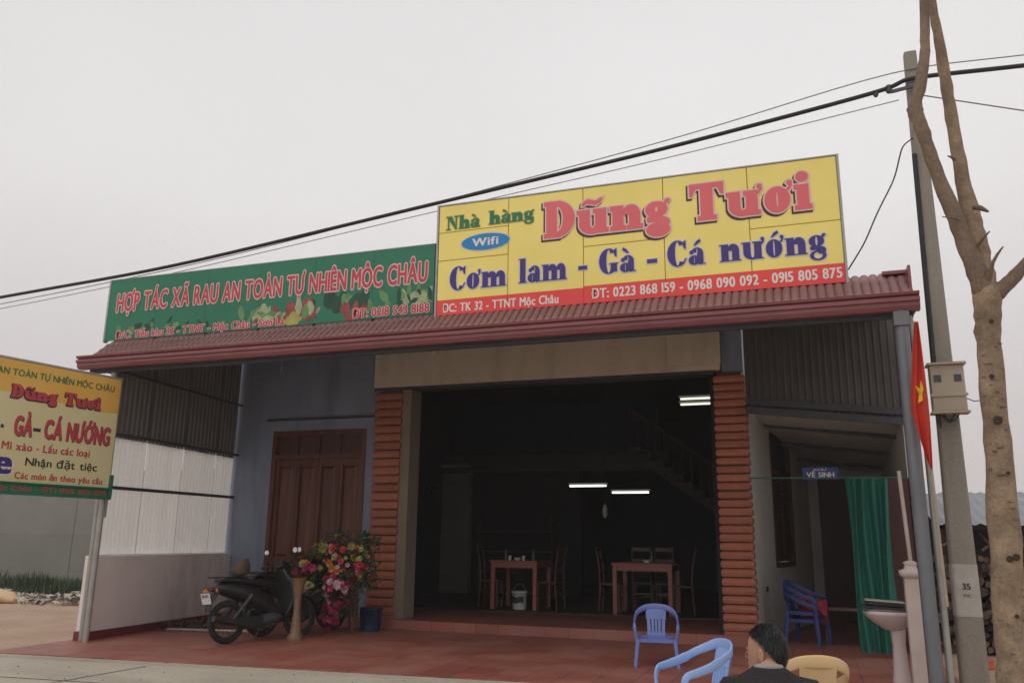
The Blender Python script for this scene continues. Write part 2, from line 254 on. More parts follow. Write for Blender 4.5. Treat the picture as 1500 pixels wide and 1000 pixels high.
class MB:
    def __init__(s): s.v = []; s.f = []; s.mi = []; s.sm = []
    def add(s, vs, fs, mi=0, smooth=False):
        b = len(s.v); s.v += [tuple(p) for p in vs]
        for f in fs: s.f.append([b+i for i in f]); s.mi.append(mi); s.sm.append(smooth)
        return s
    def box(s, x0, x1, y0, y1, z0, z1, mi=0):
        vs = [(x, y, z) for z in (z0, z1) for y in (y0, y1) for x in (x0, x1)]
        return s.add(vs, [(0, 2, 3, 1), (4, 5, 7, 6), (0, 1, 5, 4), (2, 6, 7, 3), (0, 4, 6, 2), (1, 3, 7, 5)], mi)
    def obox(s, c, ax, ay, az, mi=0):   # oriented box: centre and three half-axis vectors
        c = Vector(c); ax = Vector(ax); ay = Vector(ay); az = Vector(az)
        vs = [c + ax*i + ay*j + az*k for k in (-1, 1) for j in (-1, 1) for i in (-1, 1)]
        return s.add(vs, [(0, 2, 3, 1), (4, 5, 7, 6), (0, 1, 5, 4), (2, 6, 7, 3), (0, 4, 6, 2), (1, 3, 7, 5)], mi)
    def bar(s, a, b, w, h, mi=0, upv=(0, 0, 1)):
        a = Vector(a); b = Vector(b); d = b-a; u = Vector(upv)
        x = d.cross(u)
        if x.length < 1e-6: x = d.cross(Vector((0, 1, 0)))
        x.normalize(); z = x.cross(d).normalized()
        return s.obox((a+b)/2, x*w/2, d/2, z*h/2, mi)
    def tube(s, pts, r, n=8, mi=0, cap=True):
        pts = [Vector(p) for p in pts]; rs = r if isinstance(r, (list, tuple)) else [r]*len(pts)
        vs = []; prev = None
        for i, p in enumerate(pts):
            d = (pts[min(i+1, len(pts)-1)] - pts[max(i-1, 0)]).normalized()
            if prev is None:
                ref = Vector((0, 0, 1)) if abs(d.z) < 0.9 else Vector((1, 0, 0))
                x = d.cross(ref).normalized()
            else:
                x = (prev - d*prev.dot(d)).normalized()
            prev = x; y = d.cross(x)
            for k_ in range(n):
                a = 2*math.pi*k_/n; vs.append(p + (x*math.cos(a) + y*math.sin(a))*rs[i])
        fs = [(i*n+k_, i*n+(k_+1) % n, (i+1)*n+(k_+1) % n, (i+1)*n+k_) for i in range(len(pts)-1) for k_ in range(n)]
        s.add(vs, fs, mi, True)
        if cap: s.add(vs[:n], [tuple(range(n))[::-1]], mi); s.add(vs[-n:], [tuple(range(n))], mi)
        return s
    def lathe(s, c, prof, n=20, mi=0):      # prof: list of (r, z)
        vs = []
        for r, z in prof:
            for k_ in range(n):
                a = 2*math.pi*k_/n; vs.append((c[0]+r*math.cos(a), c[1]+r*math.sin(a), c[2]+z))
        fs = [(i*n+k_, i*n+(k_+1) % n, (i+1)*n+(k_+1) % n, (i+1)*n+k_) for i in range(len(prof)-1) for k_ in range(n)]
        s.add(vs, fs, mi, True)
        s.add(vs[:n], [tuple(range(n))[::-1]], mi); s.add(vs[-n:], [tuple(range(n))], mi)
        return s
    def loft(s, secs, n=14, mi=0, p=2.4):    # secs: (centre, axis_a vector, axis_b vector)
        vs = []
        for c, a, b in secs:
            c = Vector(c); a = Vector(a); b = Vector(b)
            for k_ in range(n):
                t = 2*math.pi*k_/n; ct, st = math.cos(t), math.sin(t)
                vs.append(c + a*math.copysign(abs(ct)**(2/p), ct) + b*math.copysign(abs(st)**(2/p), st))
        fs = [(i*n+k_, i*n+(k_+1) % n, (i+1)*n+(k_+1) % n, (i+1)*n+k_) for i in range(len(secs)-1) for k_ in range(n)]
        s.add(vs, fs, mi, True); s.add(vs[:n], [tuple(range(n))[::-1]], mi); s.add(vs[-n:], [tuple(range(n))], mi)
        return s
    def torus(s, c, R_, r, axis=(1, 0, 0), n=24, m=8, mi=0):
        ax = Vector(axis).normalized(); ref = Vector((0, 0, 1)) if abs(ax.z) < .9 else Vector((1, 0, 0))
        u = ax.cross(ref).normalized(); w = ax.cross(u); c = Vector(c); vs = []
        for i in range(n):
            a = 2*math.pi*i/n; d = u*math.cos(a)+w*math.sin(a)
            for j in range(m):
                b = 2*math.pi*j/m; vs.append(c + d*(R_+r*math.cos(b)) + ax*r*math.sin(b))
        fs = [(i*m+j, ((i+1) % n)*m+j, ((i+1) % n)*m+(j+1) % m, i*m+(j+1) % m) for i in range(n) for j in range(m)]
        return s.add(vs, fs, mi, True)
    def grid(s, fn, nu, nv, mi=0, smooth=True):
        vs = [fn(i/nu, j/nv) for j in range(nv+1) for i in range(nu+1)]
        fs = [(j*(nu+1)+i, j*(nu+1)+i+1, (j+1)*(nu+1)+i+1, (j+1)*(nu+1)+i) for j in range(nv) for i in range(nu)]
        return s.add(vs, fs, mi, smooth)
    def mesh(s, name, mats, off=(0, 0, 0)):
        me = bpy.data.meshes.new(name); o = Vector(off)
        me.from_pydata([tuple(Vector(p)-o) for p in s.v], [], s.f)
        for m_ in (mats if isinstance(mats, (list, tuple)) else [mats]): me.materials.append(m_)
        me.polygons.foreach_set('material_index', s.mi); me.polygons.foreach_set('use_smooth', s.sm)
        me.update(); return me
    def build(s, name, mats, parent=None, local=False, label=None):
        me = s.mesh(name, mats, (0, 0, 0) if local else origin(parent))
        o = bpy.data.objects.new(name, me); COL.objects.link(o)
        if parent is not None: o.parent = parent
        if label: o['label'] = label
        return o
def link_mesh(name, me, parent, loc, rot=(0, 0, 0), scale=(1, 1, 1)):
    o = bpy.data.objects.new(name, me); COL.objects.link(o); o.parent = parent; o.location = loc; o.rotation_euler = rot; o.scale = scale
    return o
def bevel(o, w=0.01, seg=2):
    md = o.modifiers.new('bevel', 'BEVEL'); md.width = w; md.segments = seg; md.limit_method = 'ANGLE'; return o
def copy_tree(o, parent=None):
    c = o.copy(); COL.objects.link(c); c.parent = parent
    for ch in list(o.children): copy_tree(ch, c)
    return c

# ------------------------------------------------------------------ lettering
# Serif faces are built from our own outlines; sans lines from Blender's built-in font, one mesh per line.
def ell(cx, cy, rx, ry, tx, ty, a0=0, a1=360): return ('e', cx, cy, rx, ry, tx, ty, a0, a1)
def rc(x0, y0, x1, y1): return ('p', [(x0, y0), (x1, y0), (x1, y1), (x0, y1)])
def pl(*p): return ('p', list(p))
def serif_glyph(ch, S, t, h, e_=0.06):
    X = 0.66
    def foot(x0, x1, y=0): return rc(x0-e_, y, x1+e_, y+h)
    g = []; w = 0.6
    x1 = e_; x2 = e_+S
    if ch in 'nhm':
        gap = 0.13; top = 1.0 if ch == 'h' else X
        g += [rc(x1, 0, x2, top), foot(x1, x2), rc(x1-e_, top-h, x1+.02, top)]
        xs = x2
        for k_ in range(2 if ch == 'm' else 1):
            xr = xs+gap+S; cx = (xs-.05+xr)/2; rx = (xr-xs+.05)/2
            g += [ell(cx, .40, rx, X-.40, S, t+.02, 0, 180), rc(xr-S, 0, xr, .41), foot(xr-S, xr)]; xs = xr
        w = xs+e_
    elif ch == 'u':
        gap = 0.13; xr = x2+gap+S; cx = (x1+xr-.0)/2; rx = (xr-x1)/2
        g += [rc(x1, .25, x2, X), rc(x1-e_, X-h, x2, X), ell(cx, .26, rx, .27, S, t+.02, 180, 360), rc(xr-S, 0, xr, X), rc(xr-S-e_, X-h, xr, X), rc(xr-.02, 0, xr+e_, h)]; w = xr+e_
    elif ch == 'o': g += [ell(.31, .33, .30, .345, S, t)]; w = .62
    elif ch == 'a':
        g += [rc(.36, .08, .36+S*.9, .46), ell(.36, .44, .24, .23, S*.8, t, 0, 170), ell(.15, .49, .085, .085, .08, .08), ell(.25, .18, .23, .19, S*.8, t, 0, 360), rc(.36+S*.8, 0, .36+S*.9+.07, h), ell(.36+S*.45, .10, S*.45, .11, S*.4, .1)]; w = .36+S*.9+.07
    elif ch == 'g':
        g += [ell(.30, .45, .27, .215, S*.85, t), pl((.44, .55), (.50, .52), (.64, .66), (.60, .72), (.52, .70)), rc(.08, .12, .50, .25), ell(.14, .20, .08, .08, .07, .07), ell(.33, -.08, .29, .19, S*.5, t*1.3), ell(.46, .10, .16, .14, .15, .13)]; w = .63
    elif ch == 'l': g += [rc(x1, 0, x2, 1), foot(x1, x2), rc(0, 1-h, x1+.02, 1)]; w = x2+e_
    elif ch == 'i': g += [rc(x1, 0, x2, X), foot(x1, x2), rc(0, X-h, x1+.02, X), ell((x1+x2)/2, .86, S*.52, S*.50, S*.5, S*.48)]; w = x2+e_
    elif ch in 'CG':
        g += [ell(.42, .5, .41, .52, S*1.15, t, 42, 318), pl((.66, .74), (.72, .66), (.76, .66), (.76, 1.0), (.72, 1.0), (.62, .90))]
        if ch == 'C': g += [pl((.66, .20), (.70, .14), (.78, .28), (.74, .30)), ]; w = .80
        else: g += [rc(.50, .06, .50+S, .42), rc(.44, .42-h*.8, .50+S+.06, .42)]; w = .84
    elif ch == 'D': g += [rc(x1, 0, x2, 1), rc(0, 0, x2+.1, h), rc(0, 1-h, x2+.1, 1), ell(x2-.02, .5, .48, .5, S*1.1, t, -90, 90)]; w = x2+.48
    elif ch == 'T':
        c = .42; g += [rc(c-S*.55, 0, c+S*.55, 1), rc(c-S*.55-.08, 0, c+S*.55+.08, h), rc(.02, 1-h*1.1, .82, 1), pl((0, .66), (.07, .66), (.16, 1-h), (.16, 1), (0, 1)), pl((.84, .66), (.84, 1), (.68, 1), (.68, 1-h), (.77, .66))]; w = .86
    elif ch == 'N':
        g += [rc(.10, 0, .10+t, 1), rc(.62, 0, .62+t, 1), pl((.04, 1), (.10, .9), (.62, 0), (.62+t, 0), (.62+t, .12), (.34, 1)), rc(0, 0, .26, h), rc(.52, 1-h, .80, 1), rc(0, 1-h, .2, 1)]; w = .82
    elif ch == '-': g += [rc(.08, .26, .36, .26+S*.55)]; w = .44
    elif ch == ' ': w = .30
    return g, w
def mark_shapes(mk, w, top, S):
    c = w*.48; b = top+.10
    if mk == '\u0300': return [pl((c+.08, b), (c-.02, b+.16), (c-.16, b+.24), (c-.20, b+.14), (c+.03, b-.02))]
    if mk == '\u0301': return [pl((c-.08, b), (c-.03, b-.02), (c+.20, b+.14), (c+.16, b+.24), (c+.02, b+.16))]
    if mk == '\u0303': return [pl((c-.26, b), (c-.20, b), (c-.12, b+.07), (c-.14, b+.18), (c-.24, b+.10)), pl((c-.14, b+.06), (c+.10, b+.0), (c+.14, b+.11), (c-.12, b+.19)), pl((c+.12, b+.0), (c+.24, b+.09), (c+.28, b+.20), (c+.20, b+.18), (c+.10, b+.12))]
    if mk == '\u031b': return [pl((w-.12, top-.12), (w-.02, top-.12), (w+.05, top+.0), (w+.05, top+.13), (w-.04, top+.16), (w-.09, top+.08), (w-.03, top+.0))]
    return []
def grow_poly(p, g):
    n = len(p); o = []
    area = sum(p[i][0]*p[(i+1) % n][1]-p[(i+1) % n][0]*p[i][1] for i in range(n))
    if area < 0: p = p[::-1]
    for i in range(n):
        a, b, c = Vector(p[i-1]), Vector(p[i]), Vector(p[(i+1) % n])
        n1 = Vector(((b-a).y, -(b-a).x)).normalized(); n2 = Vector(((c-b).y, -(c-b).x)).normalized()
        m_ = (n1+n2); L_ = max(m_.length_squared/2, 0.5)
        o.append(tuple(b + m_*g/L_))
    return o
def serif_line(mb, text, x0, x1, zb, cap, S, t, h, grow=0, dx=0, dz=0, y=0, mi=0, track=0.03, skew=0.0):
    shapes = []; cur = 0
    for ch in text:
        d = unicodedata.normalize('NFD', ch); base = d[0]; g, w = serif_glyph(base, S, t, h)
        top = 1.0 if base in 'CGDTNhl' else (0.66)
        for mk in d[1:]:
            horn_extra = .0
            g = g + mark_shapes(mk, w, top, S)
            if mk == '\u031b': horn_extra = .05
        for s_ in g:
            if s_[0] == 'e': shapes.append(('e', s_[1]+cur)+s_[2:])
            else: shapes.append(('p', [(a+cur, b) for a, b in s_[1]]))
        cur += w+track+(.05 if '\u031b' in d else 0)
    cur -= track; sx = (x1-x0)/cur; gx = grow
    lay = 0
    for s_ in shapes:
        lay += 1; yy = y-0.00018*(lay % 9)
        def T(a, b): return (x0+(a+skew*b)*sx+dx, yy, zb+b*cap+dz)
        if s_[0] == 'p':
            q = [(a*sx, b*cap) for a, b in s_[1]]
            if gx: q = grow_poly(q, gx)
            vs = [(x0+a+skew*b/cap*sx+dx, yy, zb+b+dz) for a, b in q]
            mb.add(vs, [tuple(range(len(vs)))], mi)
        else:
            _, cx, cy, rx, ry, tx, ty, a0, a1 = s_
            cx *= sx; rx = rx*sx; tx_ = tx*sx; cy *= cap; ry *= cap; ty_ = ty*cap
            ix = max(rx-tx_-gx, 0.0005); iy = max(ry-ty_-gx, 0.0005); rx += gx; ry += gx
            n = 28; vs = []
            for i in range(n+1):
                a = R(a0+(a1-a0)*i/n)
                vs.append((x0+cx+rx*math.cos(a)+dx, yy, zb+cy+ry*math.sin(a)+dz))
                vs.append((x0+cx+ix*math.cos(a)+dx, yy, zb+cy+iy*math.sin(a)+dz))
            mb.add(vs, [(2*i, 2*i+2, 2*i+3, 2*i+1) for i in range(n)], mi)

_gc = {}
def sans_glyph(ch, off):
    key = (ch, off)
    if key in _gc: return _gc[key]
    cu = bpy.data.curves.new('glyph', 'FONT'); cu.body = ch; cu.size = 1.0; cu.offset = off; cu.resolution_u = 3
    ob = bpy.data.objects.new('glyph', cu); COL.objects.link(ob)
    dg = bpy.context.evaluated_depsgraph_get(); me = bpy.data.meshes.new_from_object(ob.evaluated_get(dg))
    vs = [(v.co.x, v.co.y) for v in me.vertices]; fs = [tuple(p.vertices) for p in me.polygons]
    bpy.data.objects.remove(ob); bpy.data.curves.remove(cu); bpy.data.meshes.remove(me)
    w = (min(v[0] for v in vs), max(v[0] for v in vs)) if vs else (0, .18)
    _gc[key] = (vs, fs, w); return _gc[key]
def sans_line(mb, text, x0, x1, zb, cap, weight=0.02, grow=0.0, y=0, mi=0, dx=0, dz=0, xf=None):
    # glyphs of the built-in font placed one by one; horns and stacked Vietnamese accents are added by hand
    shapes = []; cur = 0; CAP = 0.70
    for ch in text:
        if ch == ' ': cur += .34; continue
        d = unicodedata.normalize('NFD', ch); horn = '\u031b' in d
        base = d[0]; marks = [m_ for m_ in d[1:] if m_ != '\u031b']
        extra = []
        first = [m_ for m_ in marks if m_ in '\u0302\u0306\u0300\u0301\u0303']
        first.sort(key=lambda m_: m_ not in '\u0302\u0306')
        c2 = base
        if first: c2 = unicodedata.normalize('NFC', base+first[0])
        extra = [m_ for m_ in marks if m_ not in first[:1]]
        vs, fs, (a, b) = sans_glyph(c2, 0)
        w = b-a; tp = .70 if base.isupper() else .47
        shapes.append(([(p[0]-a+cur, p[1]) for p in vs], fs)); c = cur+w/2
        def poly(q): shapes.append((q, [tuple(range(len(q)))]))
        if horn: poly([(cur+w-.10, tp-.07), (cur+w+.02, tp-.07), (cur+w+.07, tp+.02), (cur+w+.07, tp+.12), (cur+w-.01, tp+.12), (cur+w-.02, tp+.02)])
        hi = .17 if (first and extra) else 0
        for m_ in extra:
            if m_ == '\u0323': poly([(c-.04, -.16), (c+.04, -.16), (c+.04, -.08), (c-.04, -.08)])
            elif m_ == '\u0301': poly([(c-.02+hi*.5, tp+.06+hi*.4), (c+.05+hi*.5, tp+.06+hi*.4), (c+.15+hi*.5, tp+.2+hi*.4), (c+.05+hi*.5, tp+.2+hi*.4)])
            elif m_ == '\u0300': poly([(c-.02+hi*.5, tp+.06+hi*.4), (c+.05+hi*.5, tp+.06+hi*.4), (c-.03+hi*.5, tp+.2+hi*.4), (c-.13+hi*.5, tp+.2+hi*.4)])
            elif m_ == '\u0309': poly([(c-.02+hi*.6, tp+.05+hi), (c+.03+hi*.6, tp+.05+hi), (c+.08+hi*.6, tp+.14+hi), (c+.02+hi*.6, tp+.2+hi), (c-.06+hi*.6, tp+.19+hi), (c-.06+hi*.6, tp+.15+hi), (c+.01+hi*.6, tp+.14+hi)])
        cur += w+.075+(.04 if horn else 0)+weight*1.2
    cur -= .075+weight*1.2; sx = (x1-x0)/cur; sz = cap/CAP
    # heavier strokes and outlines are built up from shifted layers of each letter
    if grow > 0: offs = [((weight+grow)*math.cos(k_*math.pi/5)*1.15, (weight*.45+grow)*math.sin(k_*math.pi/5)) for k_ in range(10)]
    elif weight > 0.012: offs = [(-weight, weight*.4), (-weight, -weight*.4), (weight, weight*.4), (weight, -weight*.4), (0, 0)]
    else: offs = [(0, 0)]
    for k_, (ox, oz) in enumerate(offs):
        for i, (vs, fs) in enumerate(shapes):
            mb.add([(x0+(p[0]+ox)*sx+dx, y-0.00006*(k_*3+i % 3), zb+(p[1]+oz)*sz+dz) for p in vs], fs, mi)

# ================================================================== SETTING
def sheet(name, pts, z, m):
    mb = MB(); mb.add([(x, y, z) for x, y in pts], [tuple(range(len(pts)))]); o = mb.build(name, m); o['kind'] = 'structure'; return o
sheet('ground', [(-2500, -400), (2500, -400), (2500, 2500), (-2500, 2500)], -0.06, M['dirt'])
def ey(x): return 9.547 + 0.0867*x          # front edge of the red forecourt
sheet('road', [(-60, -25), (40, -25), (40, ey(40)-.35*0), (-60, ey(-60))], -0.045, M['concrete_road'])
# forecourt slab with a pale kerb strip along its front
mb = MB(); pts = [(-10.35, ey(-10.35)), (1.45, ey(1.45)), (1.45, 19.2), (-10.9, 19.2)]
mb.add([(x, y, 0) for x, y in pts]+[(x, y, -.1) for x, y in pts], [(0, 1, 2, 3), (0, 4, 5, 1), (1, 5, 6, 2), (2, 6, 7, 3), (3, 7, 4, 0)])
o = mb.build('tiled_forecourt', M['tiles']); o['kind'] = 'structure'
mb = MB(); mb.add([(x, ey(x)+dy, z) for z in (-.09, -.012) for x, dy in ((-10.5, -.07), (1.6, -.07), (1.6, -.004), (-10.5, -.004))], [(4, 5, 6, 7), (0, 1, 5, 4), (2, 3, 7, 6), (1, 2, 6, 5), (3, 0, 4, 7)])
o = mb.build('kerb_strip', M['kerb']); o['kind'] = 'structure'
# road slab joints: shallow dark grooves filled with grit
mb = MB()
for x in (-13, -8.2, -3.4, 1.4, 6.2): mb.add([(x, -10, -.041), (x+.02, -10, -.041), (x+.42, ey(x)-.1, -.041), (x+.40, ey(x)-.1, -.041)], [(0, 1, 2, 3)])
mb.add([(-30, 5.6, -.041), (8, 8.9-.0, -.041), (8, 8.92, -.041), (-30, 5.62, -.041)], [(0, 1, 2, 3)])
o = mb.build('road_joints', M['sheddark']); o['kind'] = 'structure'

mb = MB(); rg = random.Random(31)
for i in range(420):
    x = rg.uniform(-14, 1); y = ey(x)-rg.random()**2*3.5+.05 if i % 3 else ey(x)+rg.random()*3.5; z = -.043 if y < ey(x)-.08 else .002; q_ = rg.uniform(.004, .015); a = rg.uniform(0, 6)
    mb.add([(x+q_*math.cos(a+k_), y+q_*math.sin(a+k_), z) for k_ in (0, 2, 4)]+[(x, y, z+q_*.8)], [(0, 1, 3), (1, 2, 3), (2, 0, 3)], i % 2)
tag(mb.build('grit', [M['log'], M['rubble2']]), 'grit and small litter scattered on the road and forecourt', 'grit', kind='stuff')
# far hills that fade in the air
def hill(seed, ang0, ang1, dist, hmax, name):
    rnd = random.Random(seed); ph = [rnd.uniform(0, 6.28) for _ in range(6)]
    def hgt(u): return hmax*(0.55+0.2*math.sin(3.1*u*3+ph[0])+0.13*math.sin(7.3*u*3+ph[1])+0.06*math.sin(17*u*3+ph[2])+.03*math.sin(41*u*3+ph[3]))*math.sin(math.pi*min(max(u, 0), 1))**.6
    def fn(u, v):
        a = R(ang0+(ang1-ang0)*u); d = dist*(1+.5*v); return (math.sin(a)*d, math.cos(a)*d, -1+hgt(u)*math.sin(math.pi/2*min(1, v*1.6))**.8)
    mbb = MB(); mbb.grid(fn, 90, 10); oo = mbb.build(name, M['hill']); oo['kind'] = 'structure'
hill(3, 4, 60, 1500, 275, 'hills')
hill(5, -75, -36, 1500, 350, 'hills')

# ================================================================== BUILDING
YC = 13.71; B = thing('restaurant_building', (-4.6, 13.71, 0), 'open-fronted restaurant with blue wall, brick-red columns and long maroon tiled awning', 'building')
FZ = 0.15
# raised floor
mb = MB(); mb.box(-10.5, -0.93, 13.55, 16.0, 0.0005, FZ); mb.build('entrance_floor', M['tiles'], B)
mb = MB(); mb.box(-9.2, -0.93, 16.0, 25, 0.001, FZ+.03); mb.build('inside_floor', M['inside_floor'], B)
# columns: a core clad with rows of rounded clay courses
def column(x0, x1, nrow):
    c = MB(); c.box(x0+.03, x1-.03, YC+.03, YC+.5, FZ, 4.2)
    co = c.build('column', M['mortar'], B)
    hh = (4.2-FZ-.1)/nrow
    me = MB()
    w = x1-x0
    prof = [(-.0, .0), (-.028, .012), (-.040, hh*.42), (-.030, hh*.78), (-.0, hh*.92)]
    # rounded course wrapping front and both sides
    ring = []
    for d, z in prof:
        ring.append([(0+d*.8, .45, z), (0+d*.8, d, z), (w-d*.8, d, z), (w-d*.8, .45, z)])
    vs = [p for r_ in ring for p in r_]; n = 4
    fs = [(i*n+k_, i*n+k_+1, (i+1)*n+k_+1, (i+1)*n+k_) for i in range(len(prof)-1) for k_ in range(3)]
    me.add(vs, fs); mesh = me.mesh('tile_course', M['clay'])
    off = origin(co)
    for i in range(nrow):
        link_mesh('tile_course', mesh, co, (x0+random.uniform(-.004, .004)-off.x, YC+random.uniform(-.004, .004)-off.y, FZ+.05+i*hh), scale=(1, 1, 1+random.uniform(-.04, .04)))
    p = MB(); p.box(x0-.02, x1+.02, YC-.05, YC+.52, FZ-.15+.001, FZ+.05); p.build('column_base', M['clay'], B)
column(-7.53, -7.04, 26); column(-1.37, -0.93, 30)
# cream jamb next to the left column and the frame of the opening
mb = MB(); mb.box(-7.04, -6.84, YC+.02, YC+.45, FZ, 4.2); bevel(mb.build('door_jamb', M['jamb'], B))
mb = MB(); mb.box(-1.47, -1.385, YC+.10, YC+.45, FZ, 4.2); mb.build('door_jamb', M['roomdark'], B)
# cream beam over the opening with its thicker right end
mb = MB(); mb.box(-7.6, -1.28, YC-.04, YC+.40, 4.24, 4.88); bevel(mb.build('beam', M['cream'], B))
mb = MB(); mb.box(-2.12, -1.26, YC-.10, YC-.045, 4.32, 4.97); bevel(mb.build('shutter_box', M['cream'], B), .006)
mb = MB(); mb.box(-7.6, -1.4, YC+.0, YC+.3, 4.18, 4.238); mb.build('shutter_slot', M['darksteel'], B)
# lamp fitting above the beam
mb = MB(); mb.box(-6.42, -6.20, YC-.32, YC-.05, 4.90, 5.0); mb.lathe((-6.3, YC-.22, 4.76), [(.05, 0), (.075, .03), (.06, .12), (.03, .14)], 12); mb.build('spot_lamp', M['cream'], B)
# blue wall around the wooden door
WX0 = -10.72
bw = MB(); YB = 13.78
bw.box(WX0, -9.80, YB, YB+.2, 0, 3.50); bw.box(-7.76, -7.45, YB, YB+.2, 0, 3.50); bw.box(WX0, -7.45, YB, YB+.2, 3.50, 5.25)
bw.build('blue_wall', M['blue'], B)
mb = MB(); mb.box(-1.26, -.93, YB+.0, YB+.2, 4.2, 5.25); mb.build('blue_wall', M['blue'], B)
mb = MB(); mb.box(-9.95, -7.56, YB-.05, YB-.003, 3.70, 3.74); mb.build('wall_ledge', M['darksteel'], B)
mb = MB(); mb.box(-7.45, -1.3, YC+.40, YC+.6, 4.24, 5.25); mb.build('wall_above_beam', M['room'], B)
# small white lamp holder below the eave
mb = MB(); mb.tube([(-9.62, 13.6, 4.95), (-9.62, 13.6, 4.62)], .035, 8); mb.box(-9.66, -9.58, 13.56, 13.78, 4.93, 4.97); mb.build('lamp_holder', M['galv'], B)
# wooden door: frame, transom, four leaves with raised panels
df = MB(); df.box(-9.80, -9.71, YB-.02, YB+.12, 0, 3.50); df.box(-7.85, -7.76, YB-.02, YB+.12, 0, 3.50); df.box(-9.71, -7.85, YB-.02, YB+.12, 3.40, 3.50); df.box(-9.71, -7.85, YB-.02, YB+.12, 2.96, 3.05)
dfo = df.build('door_frame', M['doorwood'], B)
mb = MB(); mb.box(-9.71, -7.85, YB+.04, YB+.07, 3.05, 3.40)
for i in range(1, 4): mb.box(-9.71+i*.465-.02, -9.71+i*.465+.02, YB+.0, YB+.05, 3.05, 3.40)
mb.build('transom', M['darkwood'], B)
lw = 1.86/4
for i in range(4):
    x0 = -9.71+i*lw+.004; x1 = x0+lw-.008
    lf = MB(); lf.box(x0, x1, YB+.05, YB+.08, 0.02, 2.955)
    for a, b in ((x0, x0+.075), (x1-.075, x1)): lf.box(a, b, YB+.02, YB+.049, .02, 2.955)
    for z0, z1 in ((.02, .16), (1.02, 1.14), (2.84, 2.955)): lf.box(x0+.076, x1-.076, YB+.02, YB+.049, z0, z1)
    leaf = lf.build('door_leaf', M['doorwood'], B)
    for z0, z1 in ((.18, 1.0), (1.16, 2.82)):
        p = MB(); a, b = x0+.09, x1-.09; ins = .045
        vs = [(a, YB+.049, z0), (b, YB+.049, z0), (b, YB+.049, z1), (a, YB+.049, z1), (a+ins, YB+.025, z0+ins), (b-ins, YB+.025, z0+ins), (b-ins, YB+.025, z1-ins), (a+ins, YB+.025, z1-ins)]
        p.add(vs, [(4, 5, 6, 7), (0, 1, 5, 4), (1, 2, 6, 5), (2, 3, 7, 6), (3, 0, 4, 7)])
        p.build('door_panel', M['doorwood'], leaf)
# left side wall: runs a little off square from the road to the blue wall
SD = Vector((-0.117, 0.993, 0)); S0 = Vector((-10.14, 10.10, 0)); SN = Vector((0.993, 0.117, 0))
LEN = 3.72
def sp(u, n, z): q = S0+SD*u+SN*n; return (q.x, q.y, z)
def swbox(mb, u0, u1, n0, n1, z0, z1):
    vs = [sp(u, n, z) for z in (z0, z1) for n in (n0, n1) for u in (u0, u1)]
    mb.add(vs, [(0, 2, 3, 1), (4, 5, 7, 6), (0, 1, 5, 4), (2, 6, 7, 3), (0, 4, 6, 2), (1, 3, 7, 5)])
mb = MB(); swbox(mb, 0, LEN, -.2, 0, .12, 1.20); bevel(mb.build('low_wall', M['white_wall'], B))
mb = MB(); swbox(mb, -.02, LEN, -.22, .015, 0.0, .12); mb.build('baseboard', M['redtrim'], B)
def ribbed(u0, u1, n, z0, z1, pitch, amp, name, m, parent=B, zf=None):
    k_ = max(2, int((u1-u0)/pitch)); mbb = MB(); vs = []
    prof = []
    for i in range(k_):
        b = u0+i*pitch
        prof += [(b, 0), (b+pitch*.55, 0), (b+pitch*.68, amp), (b+pitch*.87, amp)]
    prof.append((u0+k_*pitch, 0)); prof = [(min(p, u1), q) for p, q in prof]
    for p, q in prof: vs += [sp(p, n+q, z0), sp(p, n+q, z1 if zf is None else zf(p))]
    mbb.add(vs, [(2*i, 2*i+2, 2*i+3, 2*i+1) for i in range(len(prof)-1)])
    return mbb.build(name, m, parent)
for u0 in (0, 1.02, 2.04, 3.06):
    ribbed(u0, min(u0+1.015, LEN), -.10, 1.215, 3.08, .10, .014, 'translucent_sheet', M['fibre'])
    ribbed(u0, min(u0+1.015, LEN), -.09, 3.0, 4.98, .12, .02, 'dark_sheet', M['darksheet'], zf=lambda u: 4.13+.268*u)
    ribbed(u0, min(u0+1.015, LEN), -.13, 3.0, 4.98, .12, .02, 'outer_sheet', M['darksheet'], zf=lambda u: 4.13+.268*u)
mb = MB()
for z in (2.22,): mb.bar(sp(0, -.06, z), sp(LEN, -.06, z+.03), .05, .05)
mb.bar(sp(0, -.03, 3.04), sp(LEN, -.03, 3.06), .05, .04); mb.bar(sp(0, -.03, 4.02), sp(LEN, -.03, 4.04), .05, .03)
mb.build('side_rail', M['darksteel'], B)
mb = MB(); mb.tube([sp(-.03, -.06, 0), sp(-.03, -.06, 4.15)], .045, 10); mb.build('corner_post', M['galv'], B)
# maroon awning: scalloped strip in separate sheets, gutter, fascia, roof behind
RX0, RX1 = -10.64, 1.2
nsh = 12; sw = (RX1-RX0)/nsh; rib = sw/10
def tile_sheet():
    mbb = MB(); nu = 10*8; prof = [(0, 0), (.10, .105), (.102, .085), (.21, .20), (.212, .18), (.33, .305), (.332, .285), (.52, .44)]
    def fn(u, v):
        j = v*(len(prof)-1); i = int(round(j)); y, z = prof[i]
        ph = (u*10) % 1.0; sc = abs(math.sin(math.pi*ph))**.6*.032
        return (u*sw, y-sc*.45, z+sc*.8)
    mbb.grid(fn, nu, len(prof)-1); return mbb.mesh('roof_sheet', M['maroon'])
ts = tile_sheet(); ob_ = origin(B)
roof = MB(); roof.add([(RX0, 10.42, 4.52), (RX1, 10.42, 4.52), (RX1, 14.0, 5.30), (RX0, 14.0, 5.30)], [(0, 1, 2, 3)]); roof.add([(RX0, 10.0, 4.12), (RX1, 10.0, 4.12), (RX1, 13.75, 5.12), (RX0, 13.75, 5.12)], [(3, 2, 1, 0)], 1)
ro = roof.build('awning_roof', [M['maroon'], M['soffit']], B)
